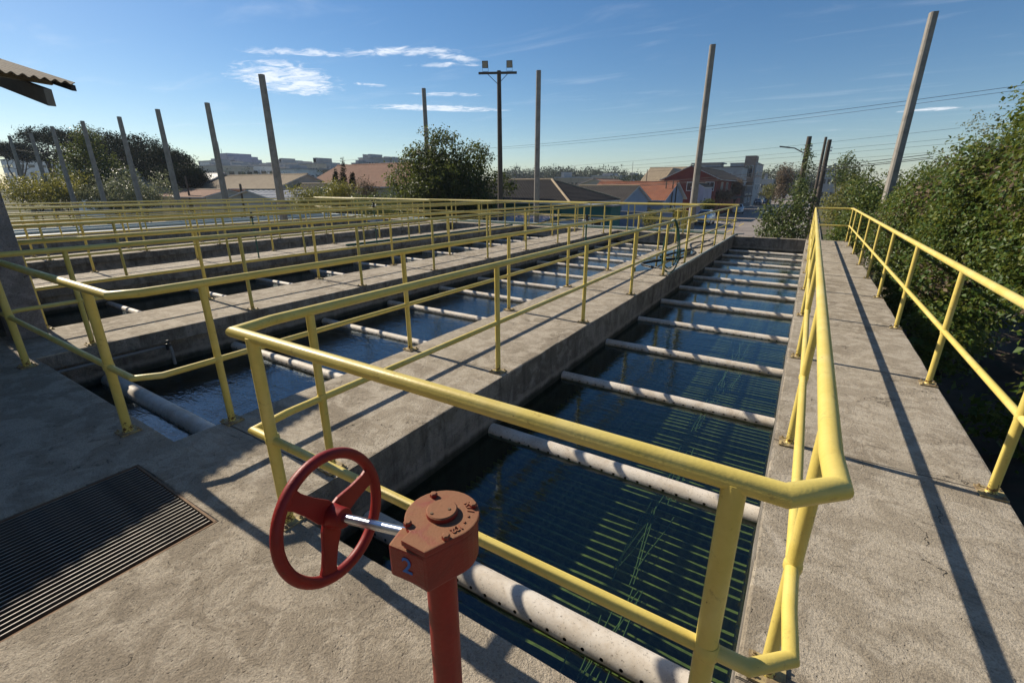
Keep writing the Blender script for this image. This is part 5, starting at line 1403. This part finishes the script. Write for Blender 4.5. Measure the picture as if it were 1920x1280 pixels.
# ------------------------------------------------------------------ the town on the horizon
def block(label, px0, px1, pt, Y, mat, floors=4, bays=6, depth=14, extra=()):
    a, c = at(px0, pt, Y), at(px1, pt, Y)
    h = (a[2] + c[2]) / 2 - GZ; w = c[0] - a[0]
    o = thing('town_building', label, 'building', ((a[0] + c[0]) / 2, Y + depth / 2, GZ), 'buildings of the town on the horizon')
    MB().box(-w / 2, w / 2, -depth / 2, depth / 2, 0, h).build('wall', mat, o)
    MB().box(-w / 2 - .2, w / 2 + .2, -depth / 2 - .2, depth / 2 + .2, h + .01, h + .4).build('roof_slab', 'wall_grey', o)
    wb = MB(); fh = min(3.2, h / (floors + .5))
    for f_ in range(floors):
        z_ = h - fh * (f_ + .75)
        if z_ < 1: break
        for q in range(bays):
            x = -w / 2 + w * (q + .5) / bays
            wb.box(x - w / bays * .28, x + w / bays * .28, -depth / 2 - .08, -depth / 2 + .02, z_ - .55, z_ + .6)
        for q in range(4):
            y_ = -depth / 2 + depth * (q + .5) / 4
            wb.box(w / 2 - .02, w / 2 + .08, y_ - 1, y_ + 1, z_ - .55, z_ + .6)
    stuff(wb.build('windows', 'glass_dark', o))
    tr_ = random.Random(int(px0 * 7 + pt))
    for q in range(tr_.randint(1, 2)):
        tx, tw = tr_.uniform(-.4, .3) * w, tr_.uniform(.08, .2) * w
        MB().box(tx, tx + tw, -depth / 2 + 1, depth / 2 - 6, h + .41, h + tr_.uniform(1.0, 2.4)).build('roof_tank', 'wall_grey', o)
    for (fx0, fx1, ph) in extra:
        e_ = at(px0 + (px1 - px0) * fx0, ph, Y); e1_ = at(px0 + (px1 - px0) * fx1, ph, Y)
        MB().box(e_[0] - o.location.x, e1_[0] - o.location.x, -depth / 2 + 1, depth / 2 - 1, h + .4, e_[2] - GZ).build('upper_floor', mat, o)
    return o
block('stepped grey tower block with antennas on the left horizon', 405, 446, 306, 150, 'wall_lilac', 5, 8, 16, ((0, .42, 288), (.42, .72, 293), (.72, .9, 298)))
o = bpy.data.objects[-1] if False else None
for k, (px0, px1, pt, Y, mt_, fl, ba, lb) in enumerate([
    (372, 400, 303, 120, 'wall_white', 3, 6, 'white flats right of the dark pines'), (396, 408, 309, 112, 'wall_grey', 3, 3, 'small grey block under the stepped tower'),
    (370, 405, 312, 95, 'wall_cream', 3, 8, 'long pale block below the white flats'), (418, 452, 311, 105, 'wall_white', 3, 7, 'white block below the stepped tower'),
    (449, 478, 311, 130, 'wall_cream', 2, 6, 'low cream block right of the stepped tower'), (474, 497, 314, 125, 'wall_tan', 2, 5, 'low tan block between the tower and the tall post'),
    (500, 530, 306, 140, 'wall_grey', 3, 6, 'grey block just right of the first tall post'), (536, 548, 306, 150, 'wall_grey', 4, 3, 'narrow grey block on the horizon'),
    (547, 562, 311, 130, 'wall_white', 3, 4, 'white block before the row of grey flats'), (560, 595, 308, 120, 'wall_cream', 4, 7, 'four-storey cream flats left of the terracotta roof'),
    (595, 622, 311, 135, 'wall_lilac', 3, 6, 'pale lilac flats behind the terracotta roof'), (672, 700, 297, 150, 'wall_grey', 4, 6, 'grey flats above the terracotta roof'),
    (659, 675, 307, 145, 'wall_darkgrey', 2, 4, 'dark low block left of the grey flats'), (705, 735, 299, 160, 'wall_grey', 4, 6, 'grey flats partly behind the large round tree'),
    (520, 556, 318, 100, 'wall_white', 2, 7, 'low white houses below the grey block'), (600, 640, 318, 110, 'wall_brown', 2, 7, 'low brown houses behind the terracotta gable'),
    (0, 22, 300, 60, 'wall_white', 2, 3, 'white building at the left edge of the picture'), (100, 130, 306, 62, 'wall_white', 2, 5, 'white house seen between the pines'),
    (1110, 1150, 331, 180, 'wall_cream', 2, 7, 'far cream houses over the dark hip roof'), (1160, 1215, 331, 170, 'wall_white', 2, 8, 'far white houses left of the tan gables'),
    (1040, 1085, 334, 160, 'wall_tan', 2, 6, 'far tan houses below the tree line'), (1428, 1448, 338, 190, 'wall_grey', 2, 4, 'grey house at the far end of the street'),
    (1452, 1480, 330, 260, 'wall_white', 2, 4, 'far white house on the rise beyond the street'), (1545, 1580, 322, 150, 'wall_grey', 2, 4, 'grey house behind the utility poles')]):
    block(lb, px0, px1, pt, Y, mt_, fl, ba)
for k, (px, lb) in enumerate([(408, 'left'), (414, 'right')]):
    a = at(px, 265 if k == 0 else 278, 158); 
    q = MB().tube([(0, 0, 0), (0, 0, a[2] - at(px, 288, 158)[2])], .12, 6).build('antenna', 'grey_pipe'); q.location = (a[0], a[1], at(px, 289, 158)[2]); tag(q, lb + ' thin antenna on the stepped tower block', 'antenna')
# far woods on the horizon
def far_wood(name, label, items, n, size, seed):
    o = leaf_cloud(name, [(at(px, py, Y), (rx, rx * .6, rz)) for px, py, Y, rx, rz in items], n, size, 'leaf_far', seed, None, twig=10, spread=size, shell=.3)
    stuff(o); o['label'] = label; o['category'] = 'woods'
    return o
rr_ = random.Random(21)
far_wood('far_woods', 'dark line of trees on the horizon above the dark hip roof', [(935 + 8 * k, 331 - 3 * rr_.random(), 260 + 20 * rr_.random(), 5 + 3 * rr_.random(), 2.5 + 2.5 * rr_.random()) for k in range(30)] + [(968, 322, 260, 3, 4), (1040, 325, 255, 8, 4), (1058, 324, 255, 6, 4), (1108, 328, 250, 4, 4), (1118, 328, 250, 3, 3)], 16000, 0.9, 3)
far_wood('far_woods', 'low trees between the houses of the town on the left', [(352 + 12 * k, 324 + 5 * rr_.random(), 88 + 30 * rr_.random(), 2 + 2 * rr_.random(), 1.0 + rr_.random()) for k in range(28)], 3200, 0.4, 4)
far_wood('far_woods', 'trees closing the far end of the street', [(1425 + 6 * k, 345 - 8 * rr_.random(), 200 + 30 * rr_.random(), 4 + 2 * rr_.random(), 4 + 2 * rr_.random()) for k in range(22)], 9000, 0.7, 5)
far_wood('far_woods', 'low greenery behind the roofs right of centre', [(1160 + 10 * k, 338 - 3 * rr_.random(), 150 + 40 * rr_.random(), 4, 2.0) for k in range(14)], 4000, 0.6, 6)
for k, (px, py, Y, rx, rz, lb) in enumerate([(1440, 365, 100, 1.6, 1.8, 'small round street tree on the far pavement'), (1380, 352, 92, 2.2, 1.6, 'bare-looking brownish tree before the red building'), (1348, 366, 78, 2.4, 1.3, 'dry brownish hedge before the red building'), (1470, 345, 70, 1.8, 2.6, 'thin half-bare tree behind the street lamp'), (1590, 330, 55, 2.0, 2.4, 'green tree right of the utility poles'), (1330, 385, 66, .9, .7, 'small dark bush beside the white utility car')]):
    p = at(px, py, Y)
    tree('street_tree', lb, 'tree', (p[0], p[1], GZ), blobs_in(p, (rx, rx, rz), 10, 400 + k, (.3, .5)), 2600, 0.2, ['leaf_yellow', 'leaf_dry', 'leaf_dry', 'leaf_dry', 'leaf_mid', 'leaf_dark'][k], 420 + k, 0.12, None, twig=8, spread=.2)

# ------------------------------------------------------------------ thin haze in the air
hz_m = bpy.data.materials.new('haze'); hz_m.use_nodes = True
nt_ = hz_m.node_tree; nt_.nodes.clear()
ho = nt_.nodes.new('ShaderNodeOutputMaterial'); hv = nt_.nodes.new('ShaderNodeVolumePrincipled')
hv.inputs['Color'].default_value = (0.80, 0.88, 1.0, 1); hv.inputs['Density'].default_value = 0.0003; hv.inputs['Anisotropy'].default_value = 0.0
nt_.links.new(hv.outputs[0], ho.inputs['Volume'])
hb = MB().box(-1450, 950, -350, 1750, GZ - 1.0, 30.0).build('haze', hz_m)
stuff(hb); hb['label'] = 'thin pale haze in the air over the whole place'; hb['category'] = 'haze'
